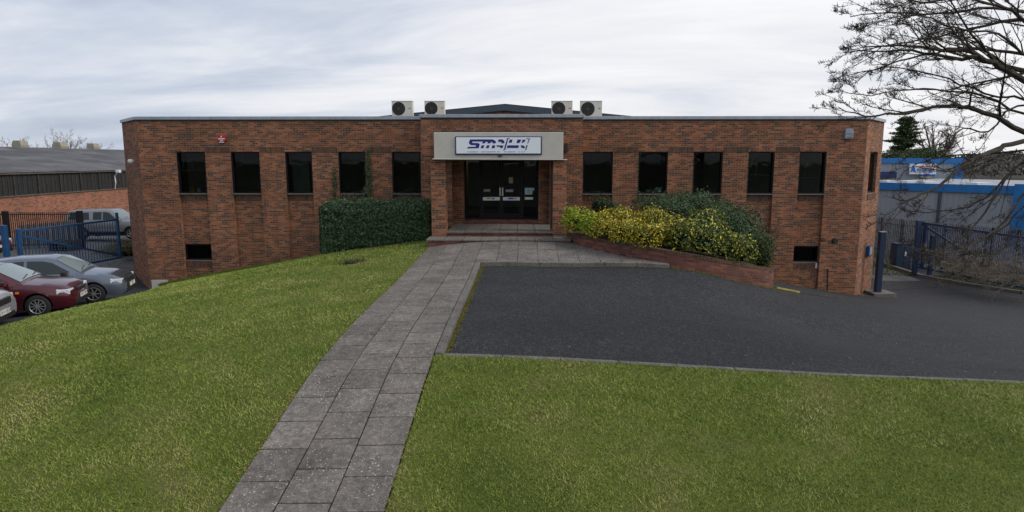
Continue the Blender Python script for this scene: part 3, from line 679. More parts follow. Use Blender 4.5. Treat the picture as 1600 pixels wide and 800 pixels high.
sl = MB(); sl.box(DX0, DX1, YB-.21, YB+.2, .287, DZ0-.003); attach(sl.build('threshold', M['brick_planter']), stt)

# glazed entrance: side lights and two doors
YD = YB+.12; tt = .06; WD = DX1-DX0
xs = [DX0, DX0+WD*.215, DX0+WD*.5, DX0+WD*.785, DX1]
f = MB(); f.box(DX0, DX1, YD, YD+.1, DZ1-.12, DZ1-.002).box(DX0, DX1, YD, YD+.1, DZ0, DZ0+.08)
for x_ in (xs[0], xs[1]-.04, xs[3]-.04, xs[4]-.08): f.box(x_, x_+.08, YD, YD+.1, DZ0+.08, DZ1-.12)
fr = attach(f.build('entrance_frame', M['black_frame']), bld)
for a, b in ((xs[0]+.08, xs[1]-.04), (xs[3]+.04, xs[4]-.08)):
    p = MB(); p.box(a, b, YD+.04, YD+.046, DZ0+.08, DZ1-.12); attach(p.build('side_light', M['window_glass']), bld)
dz = DZ0+.08
def door(a, b, hs):
    f = MB(); t = .085; z0, z1 = DZ0+.085, DZ1-.125
    f.box(a, a+t, YD+.01, YD+.06, z0, z1).box(b-t, b, YD+.01, YD+.06, z0, z1).box(a+t, b-t, YD+.01, YD+.06, z1-t, z1).box(a+t, b-t, YD+.01, YD+.06, z0, z0+.14)
    o = attach(f.build('door', M['black_frame']), bld)
    p = MB(); p.box(a+t, b-t, YD+.03, YD+.036, z0+.14, z1-t); p.build('pane', M['window_glass']).parent = o
    h = MB(); hx = hs; zc = P(783, 293, YD).z; zd = P(783, 306, YD).z; h.bar((hx, YD-.05, zd), (hx, YD-.05, zc), .045, .03); h.bar((hx, YD+.01, zd+.04), (hx, YD-.05, zd+.04), .02).bar((hx, YD+.01, zc-.04), (hx, YD-.05, zc-.04), .02)
    h.build('handle', M['white_paint']).parent = o
    k = MB(); zp = P(783, 308, YD).z; k.box(a+t-.03, b-t+.03, YD-.002, YD+.008, zp-.13, zp+.0); s = k.build('sticker', M['paper']); s.parent = o
    return o, zp
d1, zp = door(xs[1]+.045, xs[2]-.004, xs[2]-.05); d2, zp = door(xs[2]+.004, xs[3]-.045, xs[2]+.05)
def flat(x0, x1, z0, z1, y, mat, name, par):
    m = MB(); m.box(x0, x1, y-.003, y, z0, z1); o = m.build(name, M[mat]); o.parent = par; return o
DXP = lambda px, py: (P(px, py, YD).x, P(px, py, YD).z)
for px0, px1, py0, py1, mt in ((760, 766, 309, 311, 'orange_print'), (768, 773, 309.5, 311.5, 'blue_print')):
    a = DXP(px0, py1); b = DXP(px1, py0); flat(a[0], b[0], a[1], b[1], YD-.003, mt, 'print', d1)
for px0, px1, py0, py1, mt in ((794, 802, 309, 311.5, 'blue_print'), (803, 807, 310, 311, 'black_plastic')):
    a = DXP(px0, py1); b = DXP(px1, py0); flat(a[0], b[0], a[1], b[1], YD-.003, mt, 'print', d2)
a = DXP(795, 286.5); b = DXP(801.5, 277); flat(a[0], b[0], a[1], b[1], YD+.025, 'stain_cream', 'notice', d2)
a = DXP(790, 300); b = DXP(802, 296); flat(a[0], b[0], a[1], b[1], YD+.027, 'grey_blue_plastic', 'notice', d2)
a = DXP(755, 299.5); b = DXP(766, 295.5); flat(a[0], b[0], a[1], b[1], YD+.027, 'galvanised', 'notice', d1)
def flatb(x0, x1, z0, z1, y, mat, name): o = flat(x0, x1, z0, z1, y, mat, name, None); attach(o, bld); return o
a = DXP(820, 304); b = DXP(832, 293.5); flatb(a[0], b[0], a[1], b[1], YD+.03, 'pale_blue_paper', 'notice'); a = DXP(832.2, 298); b = DXP(834.7, 293.5); flatb(a[0], b[0], a[1], b[1], YD+.03, 'pale_blue_paper', 'notice')
a = DXP(824, 300.5); b = DXP(829, 300); flatb(a[0], b[0], a[1], b[1], YD+.026, 'black_plastic', 'print'); a = DXP(825, 298); b = DXP(828, 297.3); flatb(a[0], b[0], a[1], b[1], YD+.026, 'black_plastic', 'print')
a = DXP(820, 312); b = DXP(833, 308); flatb(a[0], b[0], a[1], b[1], YD+.03, 'paper', 'notice')

# ---- things seen through the windows, then tubes that imitate reflections
def wx(i, f, ws): return ws[i][0]+(ws[i][1]-ws[i][0])*f
YI = YF+REC+.30
def ibox(name, x, w, z, h, mat, label, cat, dy=.0, d=.2):
    o = MB().box(-w/2, w/2, -d/2, d/2, 0, h).box(-w/2-.004, w/2+.004, -d/2-.004, d/2+.004, h+.001, h+.02).build(name, M[mat], bevel=.006, seg=1); o.location = (x, YI+dy, z); return tag(o, label, cat)
zi = ZS+.03
for a, b in lw+rw: attach(MB().box(a, b, YF+TH+.002, YI+.25, ZS-.02, ZS+.028).build('window_board', M['interior_wall']), bld)
ibox('carton', wx(0, .32, lw), .14, zi, .22, 'orange_print', 'small orange carton on the sill of the leftmost upper window', 'box')
ibox('paper_stack', wx(0, .55, lw), .12, zi, .16, 'paper', 'small white pack on the sill of the leftmost upper window', 'paper')
ibox('carton', wx(6-5, .42, rw), .20, zi, .09, 'paper', 'low white box inside the second window right of the porch', 'box')
ibox('carton', wx(1, .78, rw), .25, zi, .20, 'paper', 'upright white box inside the second window right of the porch', 'box')
ibox('carton', wx(2, .72, rw), .25, zi, .17, 'card_box', 'brown box on the sill of the third window right of the porch', 'box')
ibox('paper_stack', wx(0, .5, rw), .42, zi, .05, 'pale_blue_paper', 'flat pale papers inside the window right of the porch', 'paper')
ibox('office_phone', wx(4, .25, rw), .24, zi, .22, 'grey_blue_plastic', 'pale grey desk phone inside the rightmost upper window', 'phone')
ibox('carton', wx(3, .3, rw), .5, zi, .06, 'galvanised', 'flat grey case inside the fourth window right of the porch', 'box')

def reflection_tubes(label, polys, Y, r=.016):  # white tubes added behind the glass to imitate reflections in it
    m = MB()
    for pts in polys: m.tube([P(a, b, Y) for a, b in pts], r, 5)
    o0 = P(*polys[0][0], Y); m.v = [(v[0]-o0.x, v[1]-o0.y, v[2]-o0.z) for v in m.v]
    o = m.build('reflected_frame', M['white_paint']); o.location = o0; tag(o, label, 'frame')
YW = YF+REC+.5
reflection_tubes('thin white tubes shaped as a reflection in the leftmost upper window', [[(288, 248), (285, 267), (283, 267)], [(299, 247), (301, 265)], [(281, 267), (319, 265)]], YW)
reflection_tubes('bent white tube shaped as a reflection in the second upper window from the left', [[(380, 243), (376, 258), (366, 263)]], YW)
reflection_tubes('white tubes shaped as a reflection in the fourth window right of the porch', [[(1172, 273), (1206, 274)], [(1182, 256), (1181, 276)], [(1173, 256), (1180, 240)]], YW)
reflection_tubes('white curved tube and rail shaped as a reflection in the rightmost upper window', [[(1250, 278), (1290, 277)], [(1256, 276), (1259, 262), (1263, 251)]], YW)

# ---- sign on the canopy
YS = YP-.25
sg = empty('company_sign', P(780, 240, YS), label='white rectangular sign board with blue frame and slanting blue lettering on the canopy', cat='sign')
def SP(u, v):                                # point on the sign from the lettering drawing, 10 units = 1 px
    p = P(700+u/10, 195+v/10, YS-.06); return p
a = SP(112, 470); b = SP(1468, 180)
f = MB(); t = .04
f.box(a.x, b.x, YS-.055, YS, a.z, b.z); attach(f.build('frame', M['sign_blue'], bevel=.006, seg=1), sg)
f = MB(); f.box(a.x+t, b.x-t, YS-.062, YS-.0555, a.z+t*1.2, b.z-t*.7); attach(f.build('panel', M['white_board']), sg)
# the letters, traced as slanted blocks cut by a white line
LET = [[(345, 228), (560, 228), (548, 262), (385, 262), (378, 282), (470, 285), (498, 300), (480, 365), (300, 370), (312, 345), (430, 342), (440, 318), (365, 318), (335, 300), (325, 282)],
       [(560, 228), (700, 228), (745, 255), (752, 275), (740, 290), (700, 290), (694, 268), (672, 268), (662, 290), (618, 290), (625, 268), (590, 265), (575, 290), (530, 290), (548, 262)],
       [(525, 320), (568, 320), (553, 365), (510, 365)], [(608, 320), (652, 320), (636, 365), (592, 365)], [(694, 320), (738, 320), (728, 365), (680, 365)],
       [(790, 228), (850, 228), (882, 255), (878, 290), (835, 290), (835, 268), (782, 266)], [(755, 322), (865, 320), (855, 362), (812, 365), (818, 345), (765, 345)],
       [(925, 210), (968, 210), (962, 220), (940, 222), (905, 350), (895, 375), (918, 372), (914, 382), (886, 384), (878, 405), (866, 405)],
       [(965, 230), (1010, 230), (995, 280), (948, 280)], [(930, 320), (1110, 320), (1098, 362), (918, 362)], [(1085, 230), (1145, 230), (1132, 262), (1115, 285), (1070, 285)],
       [(1165, 232), (1215, 232), (1195, 268), (1150, 285)], [(1135, 322), (1180, 322), (1205, 350), (1200, 366), (1150, 362)],
       [(1225, 212), (1282, 212), (1252, 290), (1240, 290), (1262, 222), (1222, 222)], [(1225, 318), (1245, 318), (1220, 398), (1206, 398)]]
lt = MB()
for poly in LET: lt.prism(poly, lambda p: SP(*p)+Vector((0, -.006, 0)), lambda p: SP(*p)+Vector((0, .0, 0)))
rn = random.Random(5)
for u0, u1 in ((300, 318), (330, 470), (520, 590), (600, 748), (770, 810), (880, 915), (930, 1055), (1100, 1125), (1145, 1170), (1188, 1204)):
    u = u0
    while u < u1:
        w = rn.choice((5, 6, 8)); lt.prism([(u, 417+rn.choice((0, 0, 3))), (min(u+w, u1), 417), (min(u+w, u1)-2, 430), (u-2, 430-rn.choice((0, 0, 5)))], lambda p: SP(*p)+Vector((0, -.004, 0)), lambda p: SP(*p)); u += w+4
attach(lt.build('lettering', M['logo_blue']), sg)
o = MB().box(-.06, .06, -.03, .02, -.03, .02).build('sensor', M['black_plastic']); o.location = P(781, 243.5, YS-.02); tag(o, 'tiny dark sensor under the sign on the canopy', 'sensor')

# ---- air conditioning units on the roof
ac = empty('air_conditioner', (0, 0, 0), group='air conditioning units on the roof')
w, h, d = .86, .66, .34
b = MB(); b.box(-w/2, w/2, -d/2, d/2, .05, h); attach(b.build('casing', M['ac_cream'], bevel=.015), ac)
b = MB(); b.lathe([(.0, -.022), (.06, -.02), (.06, -.012)], (-.14, -d/2, .36), 'Y', 20)
for k in range(5): b.lathe([(.08+k*.045, -.02), (.087+k*.045, -.02), (.087+k*.045, -.009), (.08+k*.045, -.009)], (-.14, -d/2, .36), 'Y', 24)
for k in range(8): a = k*PI/4; b.bar((-.14, -d/2-.012, .36), (-.14+.27*math.cos(a), -d/2-.012, .36+.27*math.sin(a)), .01)
attach(b.build('fan_guard', M['ac_grille']), ac)
b = MB(); b.lathe([(0, -.008), (.275, -.008), (.275, .01)], (-.14, -d/2, .36), 'Y', 32); attach(b.build('fan_opening', M['black_plastic']), ac)
b = MB(); b.box(-.43+.01, .16, -d/2-.004, -d/2+.01, .06, .655); attach(b.build('fan_panel', M['ac_cream']), ac)
b = MB(); b.box(.27, .37, -d/2-.003, -d/2+.01, .36, .385); attach(b.build('badge', M['black_plastic']), ac)
b = MB(); b.box(-w/2-.01, w/2+.01, -d/2-.015, d/2+.015, h+.001, h+.02); attach(b.build('lid', M['ac_cream'], bevel=.006, seg=1), ac)
for fx in (-.32, .32): attach(MB().box(fx-.04, fx+.04, -d/2-.03, d/2+.03, -.24, .049).build('foot', M['galvanised']), ac)
for i, (p0, p1, py, lab) in enumerate(((613, 645, 181, 'leftmost of the four cream air conditioners on the roof edge'), (664, 695, 180, 'cream air conditioner at the left end of the raised centre parapet'),
                                       (862, 894, 179.5, 'cream air conditioner at the right end of the raised centre parapet'), (907, 940, 181, 'rightmost of the four cream air conditioners on the roof edge'))):
    o = ac if i == 0 else copy_tree(ac); Y = YF+.35+(.3 if i in (0, 3) else -.0); p = P((p0+p1)/2, 158, Y); s = (p1-p0)/FOC*Y/.86*.985
    o.location = (p.x, Y, p.z-.68*s); o.scale = (s, s, s); tag(o, lab, 'air conditioner')

# ---- small fittings on the walls
def fit(name, mb, mat, loc, label, cat, **k): o = mb.build(name, mat, **k); o.location = loc; return tag(o, label, cat)
ab = empty('alarm_box', P(347.5, 217, YF-.0), label='red octagonal alarm box with white lettering high on the left wing', cat='alarm box')
oct_ = [(.17*math.cos(R(22.5+45*k)), .17*math.sin(R(22.5+45*k))) for k in range(8)]
b = MB(); b.prism(oct_, lambda p: (p[0], -.09, p[1]), lambda p: (p[0], 0, p[1])); c = b.build('cover', M['red_plastic'], bevel=.015); c.parent = ab
b = MB(); b.box(-.025, .025, -.095, -.088, .06, .12).box(-.13, .13, -.095, -.088, -.02, .022).box(-.06, .06, -.095, -.088, -.09, -.06).box(-.1, .1, -.095, -.088, -.155, -.125); c = b.build('marking', M['white_paint']); c.parent = ab
ab = empty('alarm_box', P(1325, 209, YF), label='blue grey rectangular alarm box high on the right wing', cat='alarm box')
b = MB(); b.prism([(-.16, -.2), (.16, -.2), (.16, .15), (.12, .2), (-.12, .2), (-.16, .15)], lambda p: (p[0], -.13, p[1]), lambda p: (p[0], 0, p[1])); b.build('cover', M['grey_blue_plastic'], bevel=.02).parent = ab
b = MB(); b.box(-.12, .12, -.137, -.131, -.02, -.005); b.box(-.12, .12, -.137, -.131, -.15, -.135); b.build('seam', M['dark_trim']).parent = ab
fit('flood_light', MB().box(-.06, .06, -.14, 0, -.18, .18).box(-.045, .045, -.15, -.141, -.15, .15), M['black_plastic'], (P(884, 231, YB).x, YB, P(884, 231, YB).z), 'narrow black lamp housing on the wall right of the canopy', 'wall light', bevel=.01)
fit('flue_outlet', MB().lathe([(.0, -.1), (.10, -.1), (.12, -.07), (.12, 0)], (0, 0, 0), 'Y', 20), M['black_plastic'], P(1304, 376, YF), 'round black vent on the right wing above the low window', 'vent')
fit('air_vent', MB().lathe([(.0, -.02), (.05, -.03), (.09, -.02), (.1, 0)], (0, 0, 0), 'Y', 20), M['soldier_brick'], P(1286, 374, YF), 'round brown vent cover left of the black one', 'vent')
cpt = Vector(((XR+XR2)/2, (YF+CY_)/2, 0)); q = ca+cdv*LC*.55; zq = P(1356, 392, 28).z
cb = empty('meter_box', (q.x, q.y, zq), label='small blue box on the angled right corner wall', cat='meter box'); cb.rotation_euler = (0, 0, math.atan2(cdv.y, cdv.x))
b = MB(); b.box(-.25, .25, -.14, 0, -.22, .22); b.build('casing', M['blue_gate'], bevel=.02).parent = cb; b = MB(); b.box(-.2, .2, -.15, -.142, -.16, .17); b.build('lid', M['grey_blue_plastic'], bevel=.01).parent = cb
ql = Vector((XL*.75+XL2*.25, YF*.75+CY_*.25, 0)); zc = P(203, 252, 27.6).z
fit('security_lamp', MB().lathe([(0, .10), (.09, .08), (.12, .0), (.10, -.07), (0, -.09)], (0, -.14, 0), 'Z', 14).bar((0, 0, 0), (0, -.14, 0), .05), M['white_paint'], (ql.x-.1, ql.y-.05, zc), 'small white domed lamp on the angled left corner wall', 'wall light', smooth=True)
fit('wall_notice', MB().box(-.06, -.01, -.006, 0, -.1, .12).box(.02, .07, -.006, 0, -.1, .1), M['paper'], P(1276.5, 415.5, YF+REC-.022), 'two small white tags under the low right window', 'notice')
cbk = MB(); p0, p1 = P(1294, 420, YF-.02), P(1293, 455, YF-.02); cbk.tube([p0, p1], .018, 6); tag(cbk.build('wall_cable', M['black_plastic']), 'thin dark cable running down the brick right of the low window', 'cable')

# ---- gabled hall behind
gb = empty('hall_building', (0, 38, 0), label='brick hall with a shallow dark gable rising behind the office roof', cat='hall')
YG = 38; pk = P(789, 163.5, YG); le = P(600, 182, YG); re = P(972, 182, YG)
sl_ = (pk.z-le.z)/(pk.x-le.x); hw = 12; xl, xr = pk.x-hw, pk.x+hw; ez = pk.z-sl_*hw; ft = .34
b = MB(); b.add([(xl, YG, ZB), (xr, YG, ZB), (xr, YG, ez-ft), (pk.x, YG, pk.z-ft), (xl, YG, ez-ft)], [(0, 1, 2, 3, 4)]); b.box(xl, xl+.3, YG+.01, YG+30, ZB, ez-ft).box(xr-.3, xr, YG+.01, YG+30, ZB, ez-ft)
attach(b.build('wall', M['brick_gable']), gb)
b = MB(); b.prism([(xl-.2, ez-ft-.03), (pk.x, pk.z-ft), (xr+.2, ez-ft-.03), (xr+.2, ez-.03), (pk.x, pk.z), (xl-.2, ez-.03)], lambda p: (p[0], YG-.25, p[1]), lambda p: (p[0], YG-.02, p[1])); attach(b.build('fascia', M['slate_blue_fascia']), gb)
b = MB(); b.add([(xl-.2, YG-.24, ez), (pk.x, YG-.24, pk.z+.03), (pk.x, YG+30, pk.z+.03), (xl-.2, YG+30, ez), (xr+.2, YG-.24, ez), (xr+.2, YG+30, ez)], [(0, 1, 2, 3), (1, 4, 5, 2)]); attach(b.build('roof', M['sheet_roof']), gb)

# ---- curved brick planter wall
pw = [(PRx[1]+.02, 22.3), (1.72, 21.6), (2.0, 20.9), (2.5, 20.1), (3.1, 19.3), (3.7, 18.7), (4.3, 18.4), (5.2, 18.35), (6.2, 18.65), (7.2, 19.2), (7.75, 19.65), (7.95, 20.1), (8.0, 20.9)]
top = [P(887, 362, 22.2).z, P(893, 364.5, 21.6).z, P(912, 368, 20.9).z, P(937, 373, 20.1).z, P(975, 379, 19.3).z, P(1012, 386, 18.7).z, P(1047, 392.5, 18.4).z, P(1097, 400, 18.35).z, P(1146, 409, 18.65).z, P(1186, 416.5, 19.2).z, P(1200, 419.5, 19.65).z, P(1205, 421.5, 20.1).z, P(1203, 421.5, 20.9).z]
def planter():
    n = len(pw); mb = MB(); capm = MB(); arr = np.array(pw); L = np.concatenate([[0], np.cumsum(np.linalg.norm(np.diff(arr, axis=0), axis=1))]); s = np.linspace(0, L[-1], 60)
    X_ = np.interp(s, L, arr[:, 0]); Y_ = np.interp(s, L, arr[:, 1]); Z_ = np.interp(s, L, top)
    k = np.ones(5)/5; pad = lambda a: np.convolve(np.pad(a, 2, mode='edge'), k, 'valid'); X_, Y_, Z_ = pad(X_), pad(Y_), pad(Z_)
    dx = np.gradient(X_); dy = np.gradient(Y_); l = np.hypot(dx, dy); nx, ny = -dy/l*.215, dx/l*.215
    m = 60; V = []
    for i in range(m): V += [(X_[i], Y_[i], T(X_[i], Y_[i])-.4), (X_[i], Y_[i], Z_[i]-.10), (X_[i]+nx[i], Y_[i]+ny[i], Z_[i]-.10), (X_[i]+nx[i], Y_[i]+ny[i], T(X_[i], Y_[i])-.4)]
    F = [];
    for i in range(m-1):
        for q in range(4): a, b = i*4+q, i*4+(q+1) % 4; F.append((a, (i+1)*4+q, (i+1)*4+(q+1) % 4, b))
    F += [(0, 1, 2, 3), ((m-1)*4+3, (m-1)*4+2, (m-1)*4+1, (m-1)*4)]
    root = empty('planter_wall', (4, 19, -.3), label='low curved brick retaining wall around the yellow shrubs', cat='planter wall')
    me = bpy.data.meshes.new('wall'); me.from_pydata(V, [], F); me.materials.append(M['brick_planter']); uv = me.uv_layers.new(name='UV')
    for p in me.polygons:
        for li in p.loop_indices: vi = me.loops[li].vertex_index; i = min(vi//4, m-1); uv.data[li].uv = (s[i]+(.215 if vi % 4 in (2, 3) else 0), V[vi][2]-Z_[i]*.9)
    o = bpy.data.objects.new('wall', me); COL.objects.link(o); attach(o, root)
    i = 0; ss = 0
    for i in range(m-1):                     # brick-on-edge capping
        n_ = 2 if True else 3
        for q in range(n_):
            f0 = (q+.06)/n_; f1 = (q+.94)/n_
            def pt(f, o_, z): x = X_[i]+(X_[i+1]-X_[i])*f; y = Y_[i]+(Y_[i+1]-Y_[i])*f; return (x+nx[i]*o_, y+ny[i]*o_, z+Z_[i]+(Z_[i+1]-Z_[i])*f)
            capm.add([pt(f0, -.04, -.098), pt(f1, -.04, -.098), pt(f1, 1.04, -.098), pt(f0, 1.04, -.098), pt(f0, -.04, .004), pt(f1, -.04, .004), pt(f1, 1.04, .004), pt(f0, 1.04, .004)], [(0, 3, 2, 1), (4, 5, 6, 7), (0, 1, 5, 4), (1, 2, 6, 5), (2, 3, 7, 6), (3, 0, 4, 7)])
    attach(capm.build('capping', M['soldier_brick']), root)
    # soil behind the wall, up to the building
    me = MB(); V = []
    for i in range(m): V += [(X_[i]+nx[i]*.8, Y_[i]+ny[i]*.8, Z_[i]-.06), (X_[i]*.55+(BX1+.2+ (7.4-BX1)*i/m)*.45, 22.6+1.0*0, Z_[i]+.1), (BX1-.3+(8.4-BX1)*i/m, 26.75, max(-2.3, Z_[i]-.5))]
    me.add(V, [(i*3+q, (i+1)*3+q, (i+1)*3+q+1, i*3+q+1) for i in range(m-1) for q in range(2)]); attach(me.build('soil', M['earth'], smooth=True), root)
    return X_, Y_, Z_
PX_, PY_, PZ_ = planter()
moss_strip([(4.3, 18.3), (5.2, 18.25), (6.2, 18.55), (7.2, 19.1), (7.95, 19.8)], .05, 900, lab='moss at the foot of the planter wall')
moss_strip([(8.8, 26.72), (13.9, 26.70), (14.2, 26.9), (15.4, 28.6)], .06, 1500, 'moss', 'moss and weeds at the foot of the right wing wall')
yk = MB(); a = G(1210, 446); b = G(1246, 453); yk.bar(a+Vector((0, 0, -.06)), b+Vector((0, 0, -.06)), .22, .06); tag(yk.build('painted_kerb', M['yellow_paint'], bevel=.01, seg=1), kind='structure')

# ================================================================== PLANTS
def leaf_quads(c, nrm, size, asp=.6, jit=.8, tri=False):
    n = len(c); nr = nrm+RNG.normal(0, jit, (n, 3)); nr /= np.linalg.norm(nr, axis=1)[:, None]+1e-9
    r = RNG.normal(0, 1, (n, 3)); u = np.cross(nr, r); u /= np.linalg.norm(u, axis=1)[:, None]+1e-9; w = np.cross(nr, u)
    s = (size*RNG.uniform(.6, 1.3, n))[:, None]; u = u*s; w = w*s*asp
    return np.stack([c-u, c+w, c+u, c-w], 1).reshape(-1, 3)
def lumpy(p, sc, amp, seed=0):
    rs = np.random.RandomState(seed); o = np.zeros(len(p))
    for k in range(7):
        d = rs.normal(size=3); d /= np.linalg.norm(d); o += np.sin(p@d*sc*rs.uniform(.6, 2.4)+rs.uniform(0, 6.3))*rs.uniform(.4, 1)
    return o*amp/3
def hedge():
    # clipped block: front face on Y0, from x0 to x1; leans with the lawn
    x0, x1 = P(503, 350, 23.7).x, P(671, 350, 22.9).x; y0, y1 = 23.3, 25.3; zt = P(590, 318, 23.6).z
    root = empty('hedge', ((x0+x1)/2, 24, 0), label='square clipped dark green hedge left of the porch', cat='hedge')
    n = 42000; u = RNG.uniform(0, 1, n); f = RNG.choice(4, n, p=(.52, .28, .1, .1)); a = RNG.uniform(0, 1, n); b = RNG.uniform(0, 1, n)
    zb = lambda x, y: TT(x, y)-.02
    x = np.where(f == 2, x0, np.where(f == 3, x1, x0+(x1-x0)*a)); y = np.where(f == 0, y0, y0+(y1-y0)*b); y = np.where((f == 2) | (f == 3), y0+(y1-y0)*a, y)
    zlo = zb(x, y); z = np.where(f == 1, zt, zlo+(zt-zlo)*b)
    y = np.where(f == 0, y0, y); nr = np.zeros((n, 3)); nr[f == 0] = (0, -1, .2); nr[f == 1] = (0, 0, 1); nr[f == 2] = (-1, 0, 0); nr[f == 3] = (1, 0, 0)
    c = np.stack([x, y, z], 1)
    # round the shoulders
    r = .28; cx = np.clip(c[:, 0], x0+r, x1-r); cy = np.clip(c[:, 1], y0+r, y1-r); cz = np.minimum(c[:, 2], zt-r); q = np.stack([cx, cy, cz], 1); dlt = c-q; l = np.linalg.norm(dlt, axis=1)[:, None]
    c = np.where(l > 1e-6, q+dlt/np.maximum(l, 1e-6)*np.minimum(l, r), c); l2 = lumpy(c, 3.2, .06, 3)+lumpy(c, 9, .04, 4)+lumpy(c, 26, .04, 9)
    dep = RNG.exponential(.06, n)-.03
    c = c+nr*(l2-dep)[:, None]
    # thin out the very bottom
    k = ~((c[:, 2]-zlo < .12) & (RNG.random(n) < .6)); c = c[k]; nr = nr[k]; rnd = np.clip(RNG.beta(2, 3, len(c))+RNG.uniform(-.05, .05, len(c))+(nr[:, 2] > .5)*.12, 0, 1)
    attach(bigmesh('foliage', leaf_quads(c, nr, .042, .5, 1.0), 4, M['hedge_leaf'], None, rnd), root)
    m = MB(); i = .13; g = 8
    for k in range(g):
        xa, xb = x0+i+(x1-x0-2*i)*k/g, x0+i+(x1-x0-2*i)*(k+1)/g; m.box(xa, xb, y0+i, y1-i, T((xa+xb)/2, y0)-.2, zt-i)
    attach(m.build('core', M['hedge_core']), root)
    s = MB()
    for _ in range(60):
        x = RNG.uniform(x0+.1, x1-.1); y = RNG.uniform(y0+.08, y1-.3); z = T(x, y); s.tube([(x, y, z-.1), (x+RNG.uniform(-.1, .1), y, z+.4)], [.012, .007], 5)
    attach(s.build('stem', M['bark']), root)
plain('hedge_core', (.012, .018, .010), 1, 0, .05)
hedge()

def blob_shrub(name, label, cat, blobs, n, size, mat, asp=.6, spiky=0, seed=1, jit=.7, dark=.75, stems=True, beta=(1.5, 1.5), core=.55):
    root = empty(name, Vector(blobs[0][0])*1.0, label=label, cat=cat); V = []; Rn = []; vol = np.array([b[1][0]*b[1][1]+b[1][0]*b[1][2] for b in blobs]); vol /= vol.sum()
    for (c, r), f in zip(blobs, vol):
        k = int(n*f); d = RNG.normal(size=(k, 3)); d /= np.linalg.norm(d, axis=1)[:, None]; d[:, 2] = np.where(d[:, 2] < -.5, -d[:, 2], d[:, 2])
        rad = 1-np.abs(RNG.normal(0, .2, k)); p = d*rad[:, None]*np.array(r)+np.array(c); p += d*lumpy(p, 4.5, .30*min(r), seed)[:, None]+d*lumpy(p, 12, .20*min(r), seed+1)[:, None]
        if spiky: p += d*(RNG.random(k)**6*spiky)[:, None]+np.array((0, 0, 1))*(RNG.random(k)**8*spiky)[:, None]
        V.append(leaf_quads(p, d, size, asp, jit)); Rn.append(RNG.beta(*beta, k))
    attach(bigmesh('foliage', np.concatenate(V), 4, M[mat], None, np.concatenate(Rn)), root)
    m = MB()
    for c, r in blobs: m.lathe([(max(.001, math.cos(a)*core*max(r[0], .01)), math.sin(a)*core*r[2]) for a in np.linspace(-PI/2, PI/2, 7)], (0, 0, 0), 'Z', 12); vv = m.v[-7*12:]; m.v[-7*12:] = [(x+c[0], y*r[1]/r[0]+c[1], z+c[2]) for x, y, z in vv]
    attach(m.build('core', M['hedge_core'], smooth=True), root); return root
def Bl(px, py, Y, rx, ry, rz): return (tuple(P(px, py, Y)), (rx, ry, rz))
blob_shrub('golden_shrub', 'low lime and yellow leaved shrub beside the right porch pier', 'shrub', [Bl(907, 349, 21.3, .48, .5, .46), Bl(925, 355, 20.8, .45, .5, .42), Bl(893, 342, 21.9, .28, .3, .36)], 5000, .042, 'lime_leaf', .5, .15, 11)
blob_shrub('variegated_shrub', 'wide bright yellow and green variegated shrub spilling over the planter wall', 'shrub',
           [Bl(950, 359, 20.2, .55, .6, .42), Bl(978, 366, 19.7, .62, .6, .44), Bl(1012, 371, 19.3, .65, .6, .44), Bl(1040, 366, 19.6, .6, .7, .46), Bl(965, 344, 21.0, .7, .6, .30), Bl(1015, 343, 20.9, .7, .6, .30)], 15500, .036, 'yellow_leaf', .5, .14, 12, beta=(1.1, 1.3))
blob_shrub('variegated_shrub', 'smaller yellow speckled green shrub towards the low end of the planter', 'shrub',
           [Bl(1075, 368, 19.7, .6, .6, .5), Bl(1110, 378, 19.6, .55, .6, .52), Bl(1140, 388, 19.8, .5, .5, .5), Bl(1160, 395, 20.0, .4, .4, .42)], 9500, .032, 'yellowgreen_leaf', .5, .12, 13) if False else None
leaf('yellowgreen_leaf', [(0, (.025, .05, .018)), (.55, (.05, .09, .02)), (.72, (.20, .25, .02)), (.84, (.52, .45, .03)), (1, (.72, .58, .10))], .5)
blob_shrub('variegated_shrub', 'yellow speckled dark green shrub towards the low end of the planter', 'shrub',
           [Bl(1062, 370, 19.2, .55, .6, .58), Bl(1098, 377, 19.0, .62, .6, .60), Bl(1132, 386, 19.2, .55, .5, .55), Bl(1158, 396, 19.5, .42, .4, .45), Bl(1100, 352, 19.9, .6, .5, .4)], 9500, .042, 'yellowgreen_leaf', .5, .2, 13, beta=(1.3, 1.3))
blob_shrub('juniper', 'dark green spreading juniper behind the yellow shrubs', 'shrub',
           [Bl(1020, 326, 23.4, .8, .8, .4), Bl(1085, 330, 23.2, .95, .8, .55), Bl(1130, 342, 22.8, .8, .8, .55), Bl(1160, 355, 22.2, .65, .7, .6), Bl(1060, 320, 24, .7, .6, .35), Bl(1090, 318, 24, .5, .6, .35), Bl(1120, 350, 21.6, .7, .7, .55), Bl(1150, 368, 20.9, .6, .6, .6), Bl(1055, 335, 21.6, .6, .6, .4)], 17000, .045, 'juniper_leaf', .35, .28, 14)
blob_shrub('clipped_shrub', 'rounded green shrub at the low right end of the planter', 'shrub', [Bl(1180, 392, 20.7, .58, .5, .66), Bl(1194, 398, 20.4, .34, .35, .5), Bl(1170, 375, 21.3, .45, .5, .5), Bl(1190, 410, 20.45, .3, .3, .3)], 9000, .026, 'conifer_leaf', .5, .06, 15)
blob_shrub('fern_shrub', 'small feathery dark shrub under the first window right of the porch', 'shrub', [Bl(940, 322, 24.5, .45, .4, .28), Bl(955, 326, 24.3, .4, .4, .25)], 2200, .034, 'juniper_leaf', .3, .3, 16, core=.85)

